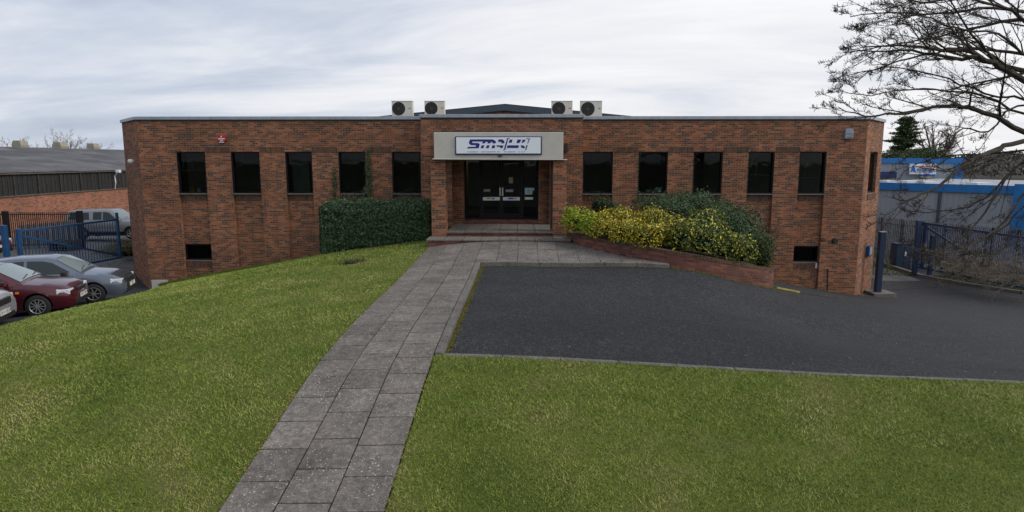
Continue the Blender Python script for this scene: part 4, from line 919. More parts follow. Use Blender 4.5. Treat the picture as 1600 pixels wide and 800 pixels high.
# twiggy things
ZMIN = [-50.]
def grow(mb, p, d, L, r, lvl, rs, droop=0., n=5, spread=.7, kids=(4, 3, 3), minr=.002, wig=.12, sides=5, taper=.35, spurs=None):
    pts = [p.copy()]; rad = [r]; dd = d.normalized()
    for i in range(n):
        dd = (dd+Vector((rs.gauss(0, wig), rs.gauss(0, wig), rs.gauss(0, wig)-droop))).normalized(); dd = Vector((dd.x, dd.y, abs(dd.z)*.5)) if pts[-1].z < ZMIN[0] else dd; pts.append(pts[-1]+dd*L/n); rad.append(max(minr, r*(1-(1-taper)*(i+1)/n)))
    mb.tube(pts, rad, sides if r > .012 else (4 if r > .006 else 3), cap=False)
    branch_off(mb, pts, rad, L, lvl, rs, droop, spread, kids, minr, wig, sides, spurs)
def branch_off(mb, pts, rad, L, lvl, rs, droop, spread, kids, minr, wig, sides, spurs=None, lf=.45, start=.15):
    if spurs is not None and lvl <= 1:       # short fruiting spurs along the twigs
        for i in range(1, len(pts)):
            for _ in range(spurs):
                f = rs.random(); q = pts[i-1].lerp(pts[i], f); dv = (pts[i]-pts[i-1]).normalized(); s = dv.cross(Vector((rs.gauss(0, 1), rs.gauss(0, 1), rs.gauss(0, 1)))).normalized()
                s = (s+dv*.6+Vector((0, 0, .5))).normalized(); l = rs.uniform(.02, .07); mb.tube([q, q+s*l*.7, q+s*l+Vector((0, 0, .008))], [minr, minr*.9, minr*1.6], 3, cap=False)
    if lvl <= 0: return
    k = kids[min(len(kids)-1, lvl-1)]; n = len(pts)-1
    for j in range(k):
        f = start+(1-start)*(j+rs.uniform(.2, .9))/k; f = min(f, .98); i = min(n-1, int(f*n)); q = pts[i].lerp(pts[i+1], f*n-i); dv = (pts[i+1]-pts[i]).normalized()
        s = dv.cross(Vector((rs.gauss(0, 1), rs.gauss(0, 1), rs.gauss(0, 1)))).normalized(); nd = (dv+s*spread*rs.uniform(.6, 1.4)).normalized()
        grow(mb, q, nd, L*lf*rs.uniform(.6, 1.3)*((1.15-.5*f) if lvl < 3 or lf != .42 else (1.25-.95*f)), max(minr, rad[i]*.55), lvl-1, rs, droop, 4, spread, kids, minr, wig*1.15, sides, .35, spurs)

# bare upright shrub twigs against the brick at the right of the planter and by the windows
def twigs(name, label, spots, h, n, leafm=None, seed=1):
    rs = random.Random(seed); root = empty(name, spots[0], label=label, cat='shrub'); m = MB(); tips = []
    for s in spots:
        for _ in range(n):
            d = Vector((rs.gauss(0, .35), rs.gauss(0, .2), 1)); grow(m, Vector(s)+Vector((rs.gauss(0, .1), rs.gauss(0, .05), 0)), d, h*rs.uniform(.6, 1.2), .008, 2, rs, 0, 5, .6, (3, 3), .0025, .12)
    attach(m.build('stem', M['bark']), root)
    if leafm:
        idx = RNG.integers(0, len(m.v), 1500); c = np.array(m.v)[idx]+RNG.normal(0, .03, (1500, 3)); attach(bigmesh('foliage', leaf_quads(c, np.zeros((1500, 3)), .02, .5, 1), 4, M[leafm], None, RNG.random(1500)), root)
    return root
a = P(1165, 350, 23.6); b = P(1195, 365, 23.4)
twigs('bare_shrub', 'thin reddish leafless shrub against the brick beyond the juniper', [a+Vector((0, 0, -.5)), b+Vector((0, 0, -.6)), P(1125, 335, 24.2)+Vector((0, 0, -.5))], 1.0, 12, 'weed', 5)
def climber(name, label, px, top_, bot, w, n, seed):
    root = empty(name, P(px, bot, YF-.05), label=label, cat='climber'); rs = random.Random(seed); m = MB(); a = P(px, bot, YF-.03); b = P(px, top_, YF-.03)
    for _ in range(3):
        pts = [a.lerp(b, t)+Vector((rs.gauss(0, w*.4), 0, 0)) for t in np.linspace(0, rs.uniform(.6, 1), 7)]; m.tube(pts, [.012-.0015*i for i in range(7)], 4)
    attach(m.build('stem', M['bark']), root); t = RNG.random(n)**.8; c = np.array([tuple(a.lerp(b, q)) for q in t]); c[:, 0] += RNG.normal(0, w, n)*(1.1-.7*t); c[:, 1] = YF-.02-RNG.exponential(.03, n)
    attach(bigmesh('foliage', leaf_quads(c, np.tile((0, -1, .3), (n, 1)).astype(float), .030, .7, .5), 4, M['ivy_leaf'], None, RNG.random(n)), root)
climber('climbing_plant', 'thin leafy climber on the brick pier right of the fourth window', 576, 233, 330, .09, 900, 3)
climber('climbing_plant', 'sparse climber on the brick left of the fourth window', 523, 262, 335, .10, 420, 4)
blob_shrub('wall_shrub', 'wispy green shoots rising behind the hedge under the windows', 'shrub', [Bl(552, 315, 25.6, .6, .3, .22), Bl(632, 313, 25.5, .5, .3, .2), Bl(572, 305, 26.2, .22, .2, .38)], 1100, .03, 'ivy_leaf', .5, .25, 21, core=.2)
# rough clump on the lawn
blob_shrub('grass_clump', 'rough dark tuft of weeds on the lawn below the hedge', 'weeds', [((G(548, 412).x, G(548, 412).y, G(548, 412).z+.02), (.42, .25, .12)), ((G(562, 409).x, G(562, 409).y, G(562, 409).z), (.5, .2, .06))], 1500, .03, 'weed', .2, .08, 22, core=.5)

# ================================================================== LEFT SIDE
# long warehouse
XW = -32.0; wh = empty('warehouse', (XW, 50, -2), label='long brick warehouse with grey sheet roof and black boarded upper wall', cat='warehouse')
ze = P(100, 267, 1).z
def PXP(px, py, Xp):                          # point on a plane x = Xp
    d = ray(px, py); t = Xp/d.x; return Vector((Xp, d.y*t, EYE+d.z*t))
z_e = PXP(100, 267.5, XW).z; z_b = PXP(100, 301, XW).z; XRg = XW-10.5; z_r = PXP(100, 231.5, XRg).z
b = MB(); b.box(XW-.3, XW, 22, 95, -3, z_b); attach(b.build('wall', M['brick_warehouse']), wh)
b = MB(); b.box(XW-.3, XW+.03, 22, 95, z_b+.002, z_e-.12); attach(b.build('boarding', M['black_boards']), wh)
b = MB(); y = 22.0; k = 0
while y < 94:
    b.box(XW+.03, XW+(.10 if k % 5 == 0 else .06), y, y+(.1 if k % 5 == 0 else .05), z_b+.06, z_e-.14); y += .42; k += 1
attach(b.build('board_batten', M['batten']) if 'batten' in M else b.build('board_batten', plain('batten', (.035, .03, .025), .8, var=.6, sc=3)), wh)
b = MB(); b.box(XW-.1, XW+.2, 22, 95, z_e-.12, z_e+.0); b.box(XW-.1, XW+.08, 22, 95, z_b-.03, z_b+.05); attach(b.build('gutter', M['gutter']), wh)
b = MB(); b.add([(XW+.25, 22, z_e), (XW+.25, 95, z_e), (XRg, 95, z_r), (XRg, 22, z_r), (XRg-10.5, 95, z_e), (XRg-10.5, 22, z_e)], [(0, 1, 2, 3), (3, 2, 4, 5)]); b.box(XRg-10.3, XW-.31, 94.7, 95, -3, z_e)
attach(b.build('roof', M['sheet_roof']), wh)
for px in (32, 94, 146):
    p = PXP(px, 226+px*.047, XRg); b = MB(); b.prism([(-.9, 0), (.9, 0), (1.05, .35), (.75, .95), (-.75, .95), (-1.05, .35)], lambda q: (p.x+q[0]*.4, p.y-.45, z_r-.1+q[1]*.68), lambda q: (p.x+q[0]*.4, p.y+.45, z_r-.1+q[1]*.68)); attach(b.build('ridge_vent', M['vent_cream'], bevel=.04, fix=False), wh)
# bracket lamp on the far wall
fl_ = empty('wall_floodlight', PXP(178, 285, XW+.1), label='small white floodlight with conduit on the black boarding', cat='floodlight')
m = MB(); q = fl_.location; 
m.tube([(.05, 0, -.5), (.2, -.1, 0), (.1, 0, .5), (.5, 0, .9)], .04, 6); m.build('conduit', M['white_paint']).parent = fl_
m = MB(); m.box(.3, .6, -.2, .1, .75, .98); m.build('lamp_head', M['white_paint'], bevel=.03).parent = fl_

# bare distant trees
def far_tree(name, label, base, h, seed, mat='bark_pale', kids=(6, 5, 5), r=.12, spread=.55, group=None, up=.25):
    rs = random.Random(seed); root = empty(name, base, label=label, cat='tree', group=group); t = MB(); c = MB(); b = Vector(base)
    t.tube([b, b+Vector((.05*h*.2, 0, h*.18)), b+Vector((0, 0, h*.36))], [r, r*.85, r*.7], 8); attach(t.build('trunk', M[mat]), root)
    for k in range(9):
        a = 2*PI*k/9+rs.random(); grow(c, b+Vector((0, 0, h*rs.uniform(.14, .36))), Vector((math.cos(a)*.55, math.sin(a)*.55, 1)), h*rs.uniform(.5, .68), r*.5, 3, rs, -.03, 6, spread, kids, .012, .07)
    attach(c.build('crown', M[mat]), root); return root
far_tree('bare_tree', 'small leafless tree behind the warehouse roof left of the middle roof vent', (P(22, 230, 110).x, 110, -1.0), 8.2, 31, kids=(4, 4, 3), group='leafless trees behind the warehouse')
far_tree('bare_tree', 'broad leafless tree behind the warehouse roof between two roof vents', (P(107, 230, 110).x, 110, -1.0), 9.2, 32, kids=(5, 4, 4), group='leafless trees behind the warehouse')
far_tree('bare_tree', 'low leafless tree just left of the middle roof vent', (P(68, 230, 115).x, 115, -2.0), 8.3, 33, kids=(4, 4, 3), group='leafless trees behind the warehouse')
far_tree('bare_tree', 'leafless tree behind the rightmost roof vent', (P(132, 230, 115).x, 115, -2.0), 8.3, 34, kids=(4, 4, 3), group='leafless trees behind the warehouse')

# blue swing gate, standing open
A = P(26, 362, 25.2); Bp = P(183, 343, 30.0)
def zt_(f): return A.z*(1-f)+Bp.z*f
gt = empty('swing_gate', (A.x, A.y, -1.9), label='blue barred metal gate standing open behind the parked cars', cat='gate')
def gp_(f, dz): v = A.lerp(Bp, f); return Vector((v.x, v.y, v.z+dz))
m = MB(); H = 1.78
m.bar(gp_(0, 0), gp_(1, 0), .06, .08).bar(gp_(.02, -H), gp_(1, -H), .06, .09).bar(gp_(.02, -H), gp_(.02, .05), .08).bar(gp_(1, -H-.05), gp_(1, .32), .09)
m.bar(gp_(.03, -.18), gp_(.98, -H+.1), .05, .07); attach(m.build('gate_frame', M['blue_gate']), gt)
m = MB()
for i in range(1, 34): m.bar(gp_(i/34, -H+.04), gp_(i/34, -.03), .022)
attach(m.build('bar_infill', M['blue_gate']), gt)
m = MB(); q = A+Vector((-.25, -.3, 0)); m.bar((q.x, q.y, -2.2), (q.x, q.y, A.z+.28), .18).bar((q.x+.38, q.y+.2, -2.2), (q.x+.38, q.y+.2, A.z+.12), .14); attach(m.build('gate_post', M['blue_gate'], bevel=.01, seg=1), gt)
# black railings
rl = empty('railings', (-25, 34, -2), label='black vertical bar railings beside the brick warehouse', cat='railings')
Ra, Rb = P(-60, 332, 33), P(124, 331, 35); m = MB()
for dz_ in (-.12, -1.75): m.bar(Ra+Vector((0, 0, dz_)), Rb+Vector((0, 0, dz_)), .04, .05)
attach(m.build('rail', M['black_metal']), rl); m = MB()
n = 58
for i in range(n+1): p = Ra.lerp(Rb, i/n); m.bar(p+Vector((0, 0, -1.95)), p, .03)
attach(m.build('bar_infill', M['black_metal']), rl); 
for f in (1.0, .355):
    p = Ra.lerp(Rb, f); m = MB(); m.box(p.x-.12, p.x+.12, p.y-.1, p.y+.1, p.z-2.2, p.z+.06); attach(m.build('railing_post', M['black_metal']), rl)
# paler palisade panel further back
pf = empty('palisade_fence', (-24, 37, -2), label='pale grey palisade panels in the yard behind the blue gate', cat='fence'); m = MB()
a, b = P(28, 352, 36), P(118, 344, 37)
for i in range(40): p = a.lerp(b, i/39); m.bar((p.x, p.y, p.z-1.4), (p.x, p.y, p.z), .06, .015)
attach(m.build('pale_infill', M['galvanised']), pf); m = MB(); m.bar(a+Vector((0, .03, -.3)), b+Vector((0, .03, -.3)), .04).bar(a+Vector((0, .03, -1.1)), b+Vector((0, .03, -1.1)), .04); attach(m.build('rail', M['galvanised']), pf)
# brick-strewn bank and weeds beside the gate
blob_shrub('scrub', 'dry brown scrub on the bank between the gate and the office corner', 'scrub', [((P(197, 388, 33).x, 33, P(197, 388, 33).z-.15), (1.0, 1.6, .5)), ((P(205, 386, 31.5).x, 31.5, P(205, 386, 31.5).z-.2), (.8, 1.0, .45)), ((P(175, 392, 33.5).x, 33.5, P(175, 392, 33).z-.3), (1.0, 1.0, .4))], 5000, .05, 'weed', .25, .2, 41)
pl = MB(); rs = random.Random(4); p0 = P(100, 374, 34)
for k in range(4): pl.box(p0.x-.6, p0.x+.5, 33.6, 34.6, -2.1+k*.16, -2.1+k*.16+.03); [pl.box(p0.x-.6+q*.5, p0.x-.5+q*.5, 33.6, 34.6, -2.07+k*.16, -1.95+k*.16) for q in range(3)]
tag(pl.build('pallet_stack', M['bark']), 'low stack of dark wooden pallets behind the blue gate', 'pallets')

# ================================================================== VEHICLES
def lerp_tab(tab, x): xs_ = [t[0] for t in tab]; return [float(np.interp(x, xs_, [t[i] for t in tab])) for i in range(1, len(tab[0]))]
def car(name, label, paint, loc, rz, P_, group=None, plate='', bra=False):
    """P_: dict with body table (x, z_low, z_top, half width), cabin table (x, z_top), belt, roof half width, windows, wheels."""
    root = empty(name, loc, rz, label=label, cat=P_.get('cat', 'car'), group=group); hw = P_['hw']; mt = M[paint]
    tab = P_['body']; xs_ = np.linspace(tab[0][0], tab[-1][0], 44); rings = []
    for x in xs_:
        zl, zt, w = lerp_tab(tab, x); h = zt-zl
        half = [(w*.72, zl), (w*.93, zl+.03), (w*.985, zl+h*.28), (w, zl+h*.52), (w*.985, zl+h*.72), (w*.95, zt-h*.10), (w*.88, zt-.02), (w*.6, zt+.012), (0, zt+.025)]
        rings.append([(x, -y, z) for y, z in half]+[(x, y, z) for y, z in half[-2::-1]])
    k = len(rings[0]); mb = MB()
    for r_ in rings: mb.v += r_
    for i in range(len(rings)-1):
        for j in range(k): mb.f.append((i*k+j, (i+1)*k+j, (i+1)*k+(j+1) % k, i*k+(j+1) % k))
    mb.f += [tuple(range(k)), tuple(range((len(rings)-1)*k, len(rings)*k))[::-1]]; mb.m = [0]*len(mb.f)
    body = mb.build('body', [mt, M['black_plastic']], fix=True); rw_ = P_['wr']
    for wxp in P_['wheels']:                  # cut the wheel arches
        c = MB().lathe([(0, -hw-.2), (rw_*1.17, -hw-.2), (rw_*1.17, hw+.2), (0, hw+.2)], (wxp, 0, rw_+.01), 'Y', 32).build('cutter', [M['black_plastic']], fix=True); md = body.modifiers.new('b', 'BOOLEAN'); md.object = c; md.operation = 'DIFFERENCE'; md.solver = 'EXACT'
        dg = bpy.context.evaluated_depsgraph_get(); me = bpy.data.meshes.new_from_object(body.evaluated_get(dg)); body.modifiers.clear(); body.data = me; bpy.data.objects.remove(c)
    body.data.shade_smooth(); body.data.set_sharp_from_angle(angle=R(32)); body.parent = root
    # cabin
    cab = P_['cabin']; belt, roof, wb_, wt_ = P_['belt'], P_['roof'], hw*.93, P_['wt']
    Yp = lambda z: wb_+(wt_-wb_)*(z-belt)/(roof-belt)
    cx_ = sorted(set(list(np.linspace(cab[0][0], cab[-1][0], 36))+[c_[0] for c_ in cab])); m = MB(); rings = []
    for x in cx_:
        z = max(belt-.08, lerp_tab(cab, x)[0]); y = Yp(z); r_ = min(.07, max(.004, (z-belt)*.3)); zc_ = lambda f: z+P_.get('crown', .035)*(1-f*f)
        half = [(Yp(belt-.1), belt-.1), (Yp(z-r_), z-r_), (y-.012, z-r_*.35), (y-.05, z+.0), (y*.6, zc_(.6)-.0), (0, zc_(0))]; rings.append([(x, -a_, b_) for a_, b_ in half]+[(x, a_, b_) for a_, b_ in half[-2::-1]])
    k = len(rings[0])
    for r_ in rings: m.v += r_
    for i in range(len(rings)-1):
        for j in range(k-1): m.f.append((i*k+j, (i+1)*k+j, (i+1)*k+j+1, i*k+j+1))
    m.f += [tuple(range(k)), tuple(range((len(rings)-1)*k, len(rings)*k))[::-1]]
    m.m = [0]*len(m.f); cb_ = m.build('cabin', mt, fix=True); cb_.data.shade_smooth(); cb_.data.set_sharp_from_angle(angle=R(30)); cb_.parent = root
    for sy in (-1, 1):
        for wpoly in P_['windows']:
            g = MB(); g.prism(wpoly, lambda p: (p[0], sy*(Yp(p[1])+.010), p[1]), lambda p: (p[0], sy*(Yp(p[1])-.01), p[1])); g.build('side_window', M['car_glass_dark']).parent = root
    def screen(x0, x1, nm):                   # glass over a sloping part of the cabin profile
        g = MB(); V = []; n_ = 8
        for i in range(n_+1):
            x = x0+(x1-x0)*i/n_; z = lerp_tab(cab, x)[0]; y = Yp(z)-.07
            for f in (-1, -.6, 0, .6, 1): V.append((x+(.012 if x1 > x0 and x > 0 else -.012), f*y, z+P_.get('crown', .035)*(1-f*f)+.012))
        g.add(V, [(i*5+j, i*5+j+1, (i+1)*5+j+1, (i+1)*5+j) for i in range(n_) for j in range(4)]); o = g.build(nm, M['screen_glass'], smooth=True); o.parent = root; return o
    scr = screen(*P_['screen'], 'windscreen')
    if 'rear' in P_: screen(*P_['rear'], 'rear_window')
    wp_ = MB()
    for y0 in (-.45, .15): x0 = P_['screen'][0] if P_['screen'][0] > P_['screen'][1] else P_['screen'][1]; z0 = lerp_tab(cab, x0)[0]; wp_.bar((x0-.02, y0, z0+.05), (x0-.10, y0+.5, lerp_tab(cab, x0-.10)[0]+.055), .02)
    wp_.build('wiper', M['black_plastic']).parent = root
    # wheels
    for wxp in P_['wheels']:
        for sy in (-1, 1):
            t = MB(); yo = sy*(hw-.03); t.lathe([(rw_*.64, -.10), (rw_*.9, -.11), (rw_*.98, -.085), (rw_, -.05), (rw_, .05), (rw_*.98, .085), (rw_*.9, .11), (rw_*.64, .10)], (wxp, yo-sy*.1, rw_), 'Y', 32); w_ = t.build('wheel', M['tyre'], smooth=True); w_.parent = root
            t = MB(); t.lathe([(rw_*.64, -sy*.0), (rw_*.62, sy*.02), (rw_*.58, sy*.0)], (wxp, yo, rw_), 'Y', 28); t.lathe([(0, sy*.012), (rw_*.15, sy*.01), (rw_*.17, -sy*.02)], (wxp, yo, rw_), 'Y', 16)
            ns = P_.get('spokes', 10)
            for q in range(ns): a_ = 2*PI*q/ns; t.bar((wxp+.03*math.cos(a_), yo, rw_+.03*math.sin(a_)), (wxp+rw_*.6*math.cos(a_), yo, rw_+rw_*.6*math.sin(a_)), .022 if ns > 6 else .05, .02, up=(0, 1, 0))
            t.build('rim', M['rim']).parent = w_
            t = MB(); t.lathe([(0, 0), (rw_*.6, 0)], (wxp, yo-sy*.05, rw_), 'Y', 24); t.build('brake_disc', M['car_lining']).parent = w_
    ax = MB(); ax.box(P_['wheels'][0]-.1, P_['wheels'][1]+.1, -hw*.7, hw*.7, .2, .45); ax.build('underbody', M['car_lining']).parent = root
    # front end
    nx_ = tab[-1][0]; hl = P_['lamp']
    for sy in (-1, 1):
        g = MB(); g.prism([(hl[0], hl[2]), (hl[0]-.02, hl[3]), (hl[1], hl[3]+hl[4]), (hl[1]-.0, hl[2]+.03)], lambda p: (p[0], sy*(lerp_tab(tab, p[0])[2]*1.0+.0), p[1]), lambda p: (p[0]+.02, sy*(lerp_tab(tab, p[0])[2]*.55), p[1])); o = g.build('headlight', M['lens'], bevel=.012, fix=True); o.parent = root
        g = MB(); g.box(.84, .92, sy*(hw+.004)-.008, sy*(hw+.004)+.008, hl[2]+.10, hl[3]+.02); g.build('indicator', M['amber']).parent = o
        mx_ = P_['mirror']; g = MB(); g.box(mx_-.08, mx_+.05, sy*(hw+.07)-.09, sy*(hw+.07)+.09, belt+.0, belt+.13); g.bar((mx_, sy*(hw-.1), belt+.02), (mx_, sy*(hw+.05), belt+.04), .05); g.build('mirror', mt if not P_.get('mblack') else M['black_plastic'], bevel=.02, fix=True).parent = root
    gz = P_['grille']; g = MB(); g.box(nx_-.10, nx_+.012, -gz[0], gz[0], gz[1], gz[2]); g.build('grille', M['black_plastic'], bevel=.02).parent = root
    g = MB(); g.box(nx_-.20, nx_+.02, -hw*.66, hw*.66, gz[3]-.03, gz[3]+.10); g.build('air_intake', M['black_plastic'], bevel=.02).parent = root
    pz = P_['plate']; g = MB(); g.box(nx_+.022, nx_+.034, -.26, .26, pz-.055, pz+.055); pl_ = g.build('number_plate', M['plate_white']); pl_.parent = root
    if plate:
        cu_ = bpy.data.curves.new('t', 'FONT'); cu_.body = plate; cu_.size = .12; cu_.align_x = 'CENTER'; cu_.align_y = 'CENTER'; cu_.extrude = .001; ob_ = bpy.data.objects.new('t', cu_); COL.objects.link(ob_); dg = bpy.context.evaluated_depsgraph_get()
        me = bpy.data.meshes.new_from_object(ob_.evaluated_get(dg)); bpy.data.objects.remove(ob_); me.materials.clear(); me.materials.append(M['black_plastic']); tx = bpy.data.objects.new('lettering', me); COL.objects.link(tx); tx.parent = pl_; tx.rotation_euler = (PI/2, 0, PI/2); tx.location = (nx_+.0355, 0, pz)
    for sy in (-1, 1):                        # door seams, handles and rubbing strip
        g = MB()
        for sx in P_['seams']: zl, zt, w = lerp_tab(tab, sx); g.bar((sx, sy*(w*.93), zl+.1), (sx, sy*(w+.002), zl+(zt-zl)*.55), .012).bar((sx, sy*(w+.002), zl+(zt-zl)*.55), (sx, sy*(w*.955), zt-.03), .012)
        g.build('door_seam', M['black_plastic']).parent = root
        if P_.get('strip'): g = MB(); g.box(P_['strip'][0], P_['strip'][1], sy*(hw+.004)-.008, sy*(hw+.004)+.008, P_['strip'][2], P_['strip'][2]+.05); g.build('side_moulding', M[P_.get('stripm', 'black_plastic')]).parent = root
    if bra:                                   # black nose cover
        g = MB(); xs2 = np.linspace(nx_-.42, nx_+.0, 8)
        for x in xs2:
            zl, zt, w = lerp_tab(tab, x); h = zt-zl; g.v += [(x+.012, y*1.0, z) for y, z in ((-w*.74, zl+h*.62), (-w*.72, zt-.02+.012), (-w*.5, zt+.03), (0, zt+.04), (w*.5, zt+.03), (w*.72, zt-.02+.012), (w*.74, zl+h*.62))]
        g.f = [(i*7+j, (i+1)*7+j, (i+1)*7+j+1, i*7+j+1) for i in range(7) for j in range(6)]; g.m = [0]*len(g.f)
        g.box(nx_-.05, nx_+.022, -hw*.56, hw*.56, tab[-1][1]+.12, tab[-1][2]+.0); g.build('nose_cover', M['black_plastic'], smooth=False).parent = root
    return root
glass('car_glass_dark', (.22, .26, .27), .03)
def scr():
    t = NT('screen_glass'); t.out((.19, .24, .25), .06, 0, .7); M['screen_glass'] = t.mat
scr()
t_ = NT('car_side_glass'); M['car_glass_dark'] = t_.out((.03, .042, .045), .12, 0, .35)
SALOON = dict(hw=.85, wr=.305, wheels=(-1.33, 1.30), belt=.90, roof=1.38, wt=.60,
    body=[(-2.15, .34, .72, .62), (-2.08, .26, .90, .76), (-1.7, .19, .95, .84), (-.8, .18, .93, .85), (.6, .18, .92, .85), (.95, .18, .93, .85), (1.5, .19, .87, .84), (1.85, .19, .80, .80), (2.02, .20, .72, .74), (2.10, .24, .62, .64), (2.13, .28, .52, .58)],
    cabin=[(-1.95, .92), (-1.45, 1.20), (-1.0, 1.345), (-.5, 1.38), (0, 1.38), (.22, 1.34), (.98, .93), (1.05, .88)], screen=(.26, .92), rear=(-1.9, -1.3),
    windows=[[(-.42, .95), (.55, .95), (.66, 1.0), (.2, 1.25), (.0, 1.31), (-.42, 1.33)], [(-1.25, .96), (-.50, .95), (-.50, 1.33), (-.9, 1.31), (-1.2, 1.2)]],
    lamp=(2.05, 1.76, .575, .71, .025), mirror=.62, grille=(.26, .60, .70, .30), plate=.47, seams=(.78, -.46), spokes=10)
HATCH = dict(SALOON); HATCH.update(cabin=[(-2.0, .92), (-1.85, 1.15), (-1.5, 1.33), (-.8, 1.40), (0, 1.40), (.28, 1.36), (1.0, .93), (1.08, .88)], screen=(.32, .95), rear=(-1.95, -1.6), roof=1.40,
    windows=[[(-.40, .95), (.58, .95), (.70, 1.0), (.25, 1.27), (.0, 1.33), (-.40, 1.34)], [(-1.55, .98), (-.48, .95), (-.48, 1.34), (-1.1, 1.32), (-1.45, 1.22)]], spokes=7, strip=(-1.0, .9, .45), mblack=True)
FLATN = dict(SALOON); FLATN.update(body=[(-2.15, .34, .72, .62), (-2.08, .26, .90, .76), (-1.7, .19, .95, .84), (.6, .18, .95, .85), (1.5, .19, .93, .85), (1.9, .19, .86, .83), (2.06, .20, .78, .78), (2.13, .26, .66, .70)], lamp=(2.06, 1.76, .60, .76, .03), grille=(.42, .58, .74, .26), plate=.42)
def zc_at(x, y): return T(x, y)-.12
def place(px, py, Z_):                        # ground point of the near front wheel
    return P(px, py, Z_)
def car_at(px, py, Yd, rz, wx0, hw):          # root position so that the near (right-hand) front wheel stands at that pixel
    w_ = P(px, py, Yd); c, s = math.cos(rz), math.sin(rz); ox, oy = wx0, -hw+.1
    return Vector((w_.x-(c*ox-s*oy), w_.y-(s*ox+c*oy), w_.z))
rz = R(17)
car('parked_car', 'dark maroon hatchback with alloy wheels parked beside the lawn', 'car_maroon', car_at(62, 495.5, 17.0, rz, 1.30, .85), rz, SALOON, 'cars parked beside the lawn', 'T417 DEV')
car('parked_car', 'blue grey hatchback with a black nose cover, parked beyond the maroon car', 'car_grey', car_at(149, 474, 19.2, rz, 1.30, .85), rz, HATCH, 'cars parked beside the lawn', 'R93', bra=True)
w3 = P(-38, 524, 14.8)
car('parked_car', 'silver car with only its nose showing at the left edge', 'car_silver', car_at(-80, 530, 14.4, rz, 1.30, .85), rz, FLATN, 'cars parked beside the lawn', 'OUV 85SP')
car('parked_car', 'red car half hidden behind the blue gate post at the left edge', 'car_red', (P(-76, 400, 27).x, 27, P(-5, 402, 27).z), R(4), SALOON, None, '')
PICK = dict(cat='pickup truck', hw=.90, wr=.37, wheels=(-1.45, 1.50), belt=1.12, roof=1.76, wt=.70,
    body=[(-2.45, .50, 1.08, .80), (-2.4, .45, 1.16, .88), (-.8, .42, 1.16, .90), (.8, .42, 1.14, .90), (1.3, .45, 1.12, .89), (2.1, .48, 1.06, .86), (2.35, .5, .95, .78), (2.42, .52, .85, .72)],
    cabin=[(-2.38, 1.15), (-2.25, 1.66), (-2.0, 1.73), (-.6, 1.76), (.1, 1.76), (.32, 1.70), (1.0, 1.14), (1.05, 1.10)], screen=(.36, .95), rear=(-2.36, -2.26), crown=.03,
    windows=[[(-2.15, 1.20), (-.95, 1.19), (-.98, 1.62), (-2.08, 1.62)], [(-.72, 1.19), (-.22, 1.19), (-.22, 1.65), (-.72, 1.64)], [(-.14, 1.19), (.72, 1.18), (.2, 1.62), (-.14, 1.65)]],
    lamp=(2.3, 2.0, .80, .95, .03), mirror=.68, grille=(.4, .75, .92, .5), plate=.62, seams=(.85, -.18, -.82), spokes=6, strip=(-1.0, 1.0, .55), stripm='rim')
pp = P(170, 375, 39); car('pickup_truck', 'silver double cab pickup with hard top beside the brick warehouse', 'car_pewter', (pp.x, 39.6, P(150, 374, 38.8).z), R(2), PICK)

# ================================================================== RIGHT SIDE
# blue gate post at the office corner
bp = empty('gate_post', (P(1371, 457, 27.6).x, 27.6, T(15.3, 27.6)-.08), label='tall dark blue square post at the office corner', cat='post')
q = P(1371, 457, 27.6); qt = P(1377, 363, 27.6); m = MB(); m.box(q.x-.11, q.x+.11, 27.5, 27.72, q.z-.2, qt.z); attach(m.build('shaft', plain('navy_post', (.006, .020, .06), .5, .1), bevel=.01), bp)
m = MB(); m.box(q.x-.13, q.x+.13, 27.48, 27.74, qt.z+.002, qt.z+.04); attach(m.build('cap', M['galvanised']), bp)
m = MB(); m.box(q.x-.35, q.x+.6, 27.2, 28.1, q.z-.25, q.z+.03); attach(m.build('footing', M['kerb_stone'], bevel=.02), bp)

# blue and grey industrial units
def unit(label, px0, px1, Y0, Y1, ytop0, fz, ybot, name='industrial_unit', endp=None, fasc=.5):
    a = P(px0, ytop0, Y0); b = P(px1, ytop0, Y1); b.z = a.z; r = empty(name, (a.x, a.y, -4), label=label, cat='industrial unit'); d = (b-a).normalized(); n = Vector((-d.y, d.x, 0)); n = n if n.y > 0 else -n
    def wall(p, q, z0, z1, off, th=.2, mat='grey_cladding', nm='wall'):
        m = MB(); vs = []
        for zz in (z0, z1):
            for v, o_ in ((p, off), (q, off), (q, off+th), (p, off+th)): w_ = v+n*o_; vs.append((w_.x, w_.y, zz))
        m.add(vs, [(0, 3, 2, 1), (4, 5, 6, 7), (0, 1, 5, 4), (1, 2, 6, 5), (2, 3, 7, 6), (3, 0, 4, 7)]); return attach(m.build(nm, M[mat]), r)
    wall(a, b, -5.5, a.z-fasc, 0); wall(a-d*.1, b+d*.1, a.z-fasc, a.z, -.15, .3, 'blue_cladding', 'fascia')
    m = MB(); dep = 16; v = [a-d*.1+n*.16, b+d*.1+n*.16, b+d*.1+n*dep, a-d*.1+n*dep]; m.add([(w_.x, w_.y, a.z-.05) for w_ in v]+[(w_.x, w_.y, -5.5) for w_ in v], [(0, 1, 2, 3), (1, 5, 6, 2), (2, 6, 7, 3), (0, 3, 7, 4)]); attach(m.build('roof', M['pale_roof']), r)
    return r, a, b, d, n, wall
plain('pale_steel', (.11, .112, .12), .6, .3, var=.75, sc=5)
plain('navy_gate', (.010, .034, .10), .5, .1, var=.25)
plain('pale_roof', (.30, .31, .33), .7, var=.2, sc=2)
r1, a1, b1, d1_, n1_, w1 = unit('grey industrial unit with blue fascia and a white sign, behind the nearer one', 1340, 1506, 62, 60, 247, 0, 0, fasc=.48)
w1(b1-d1_*.75, b1, -5, a1.z-.5, -.06, .05, 'blue_cladding', 'corner_panel')
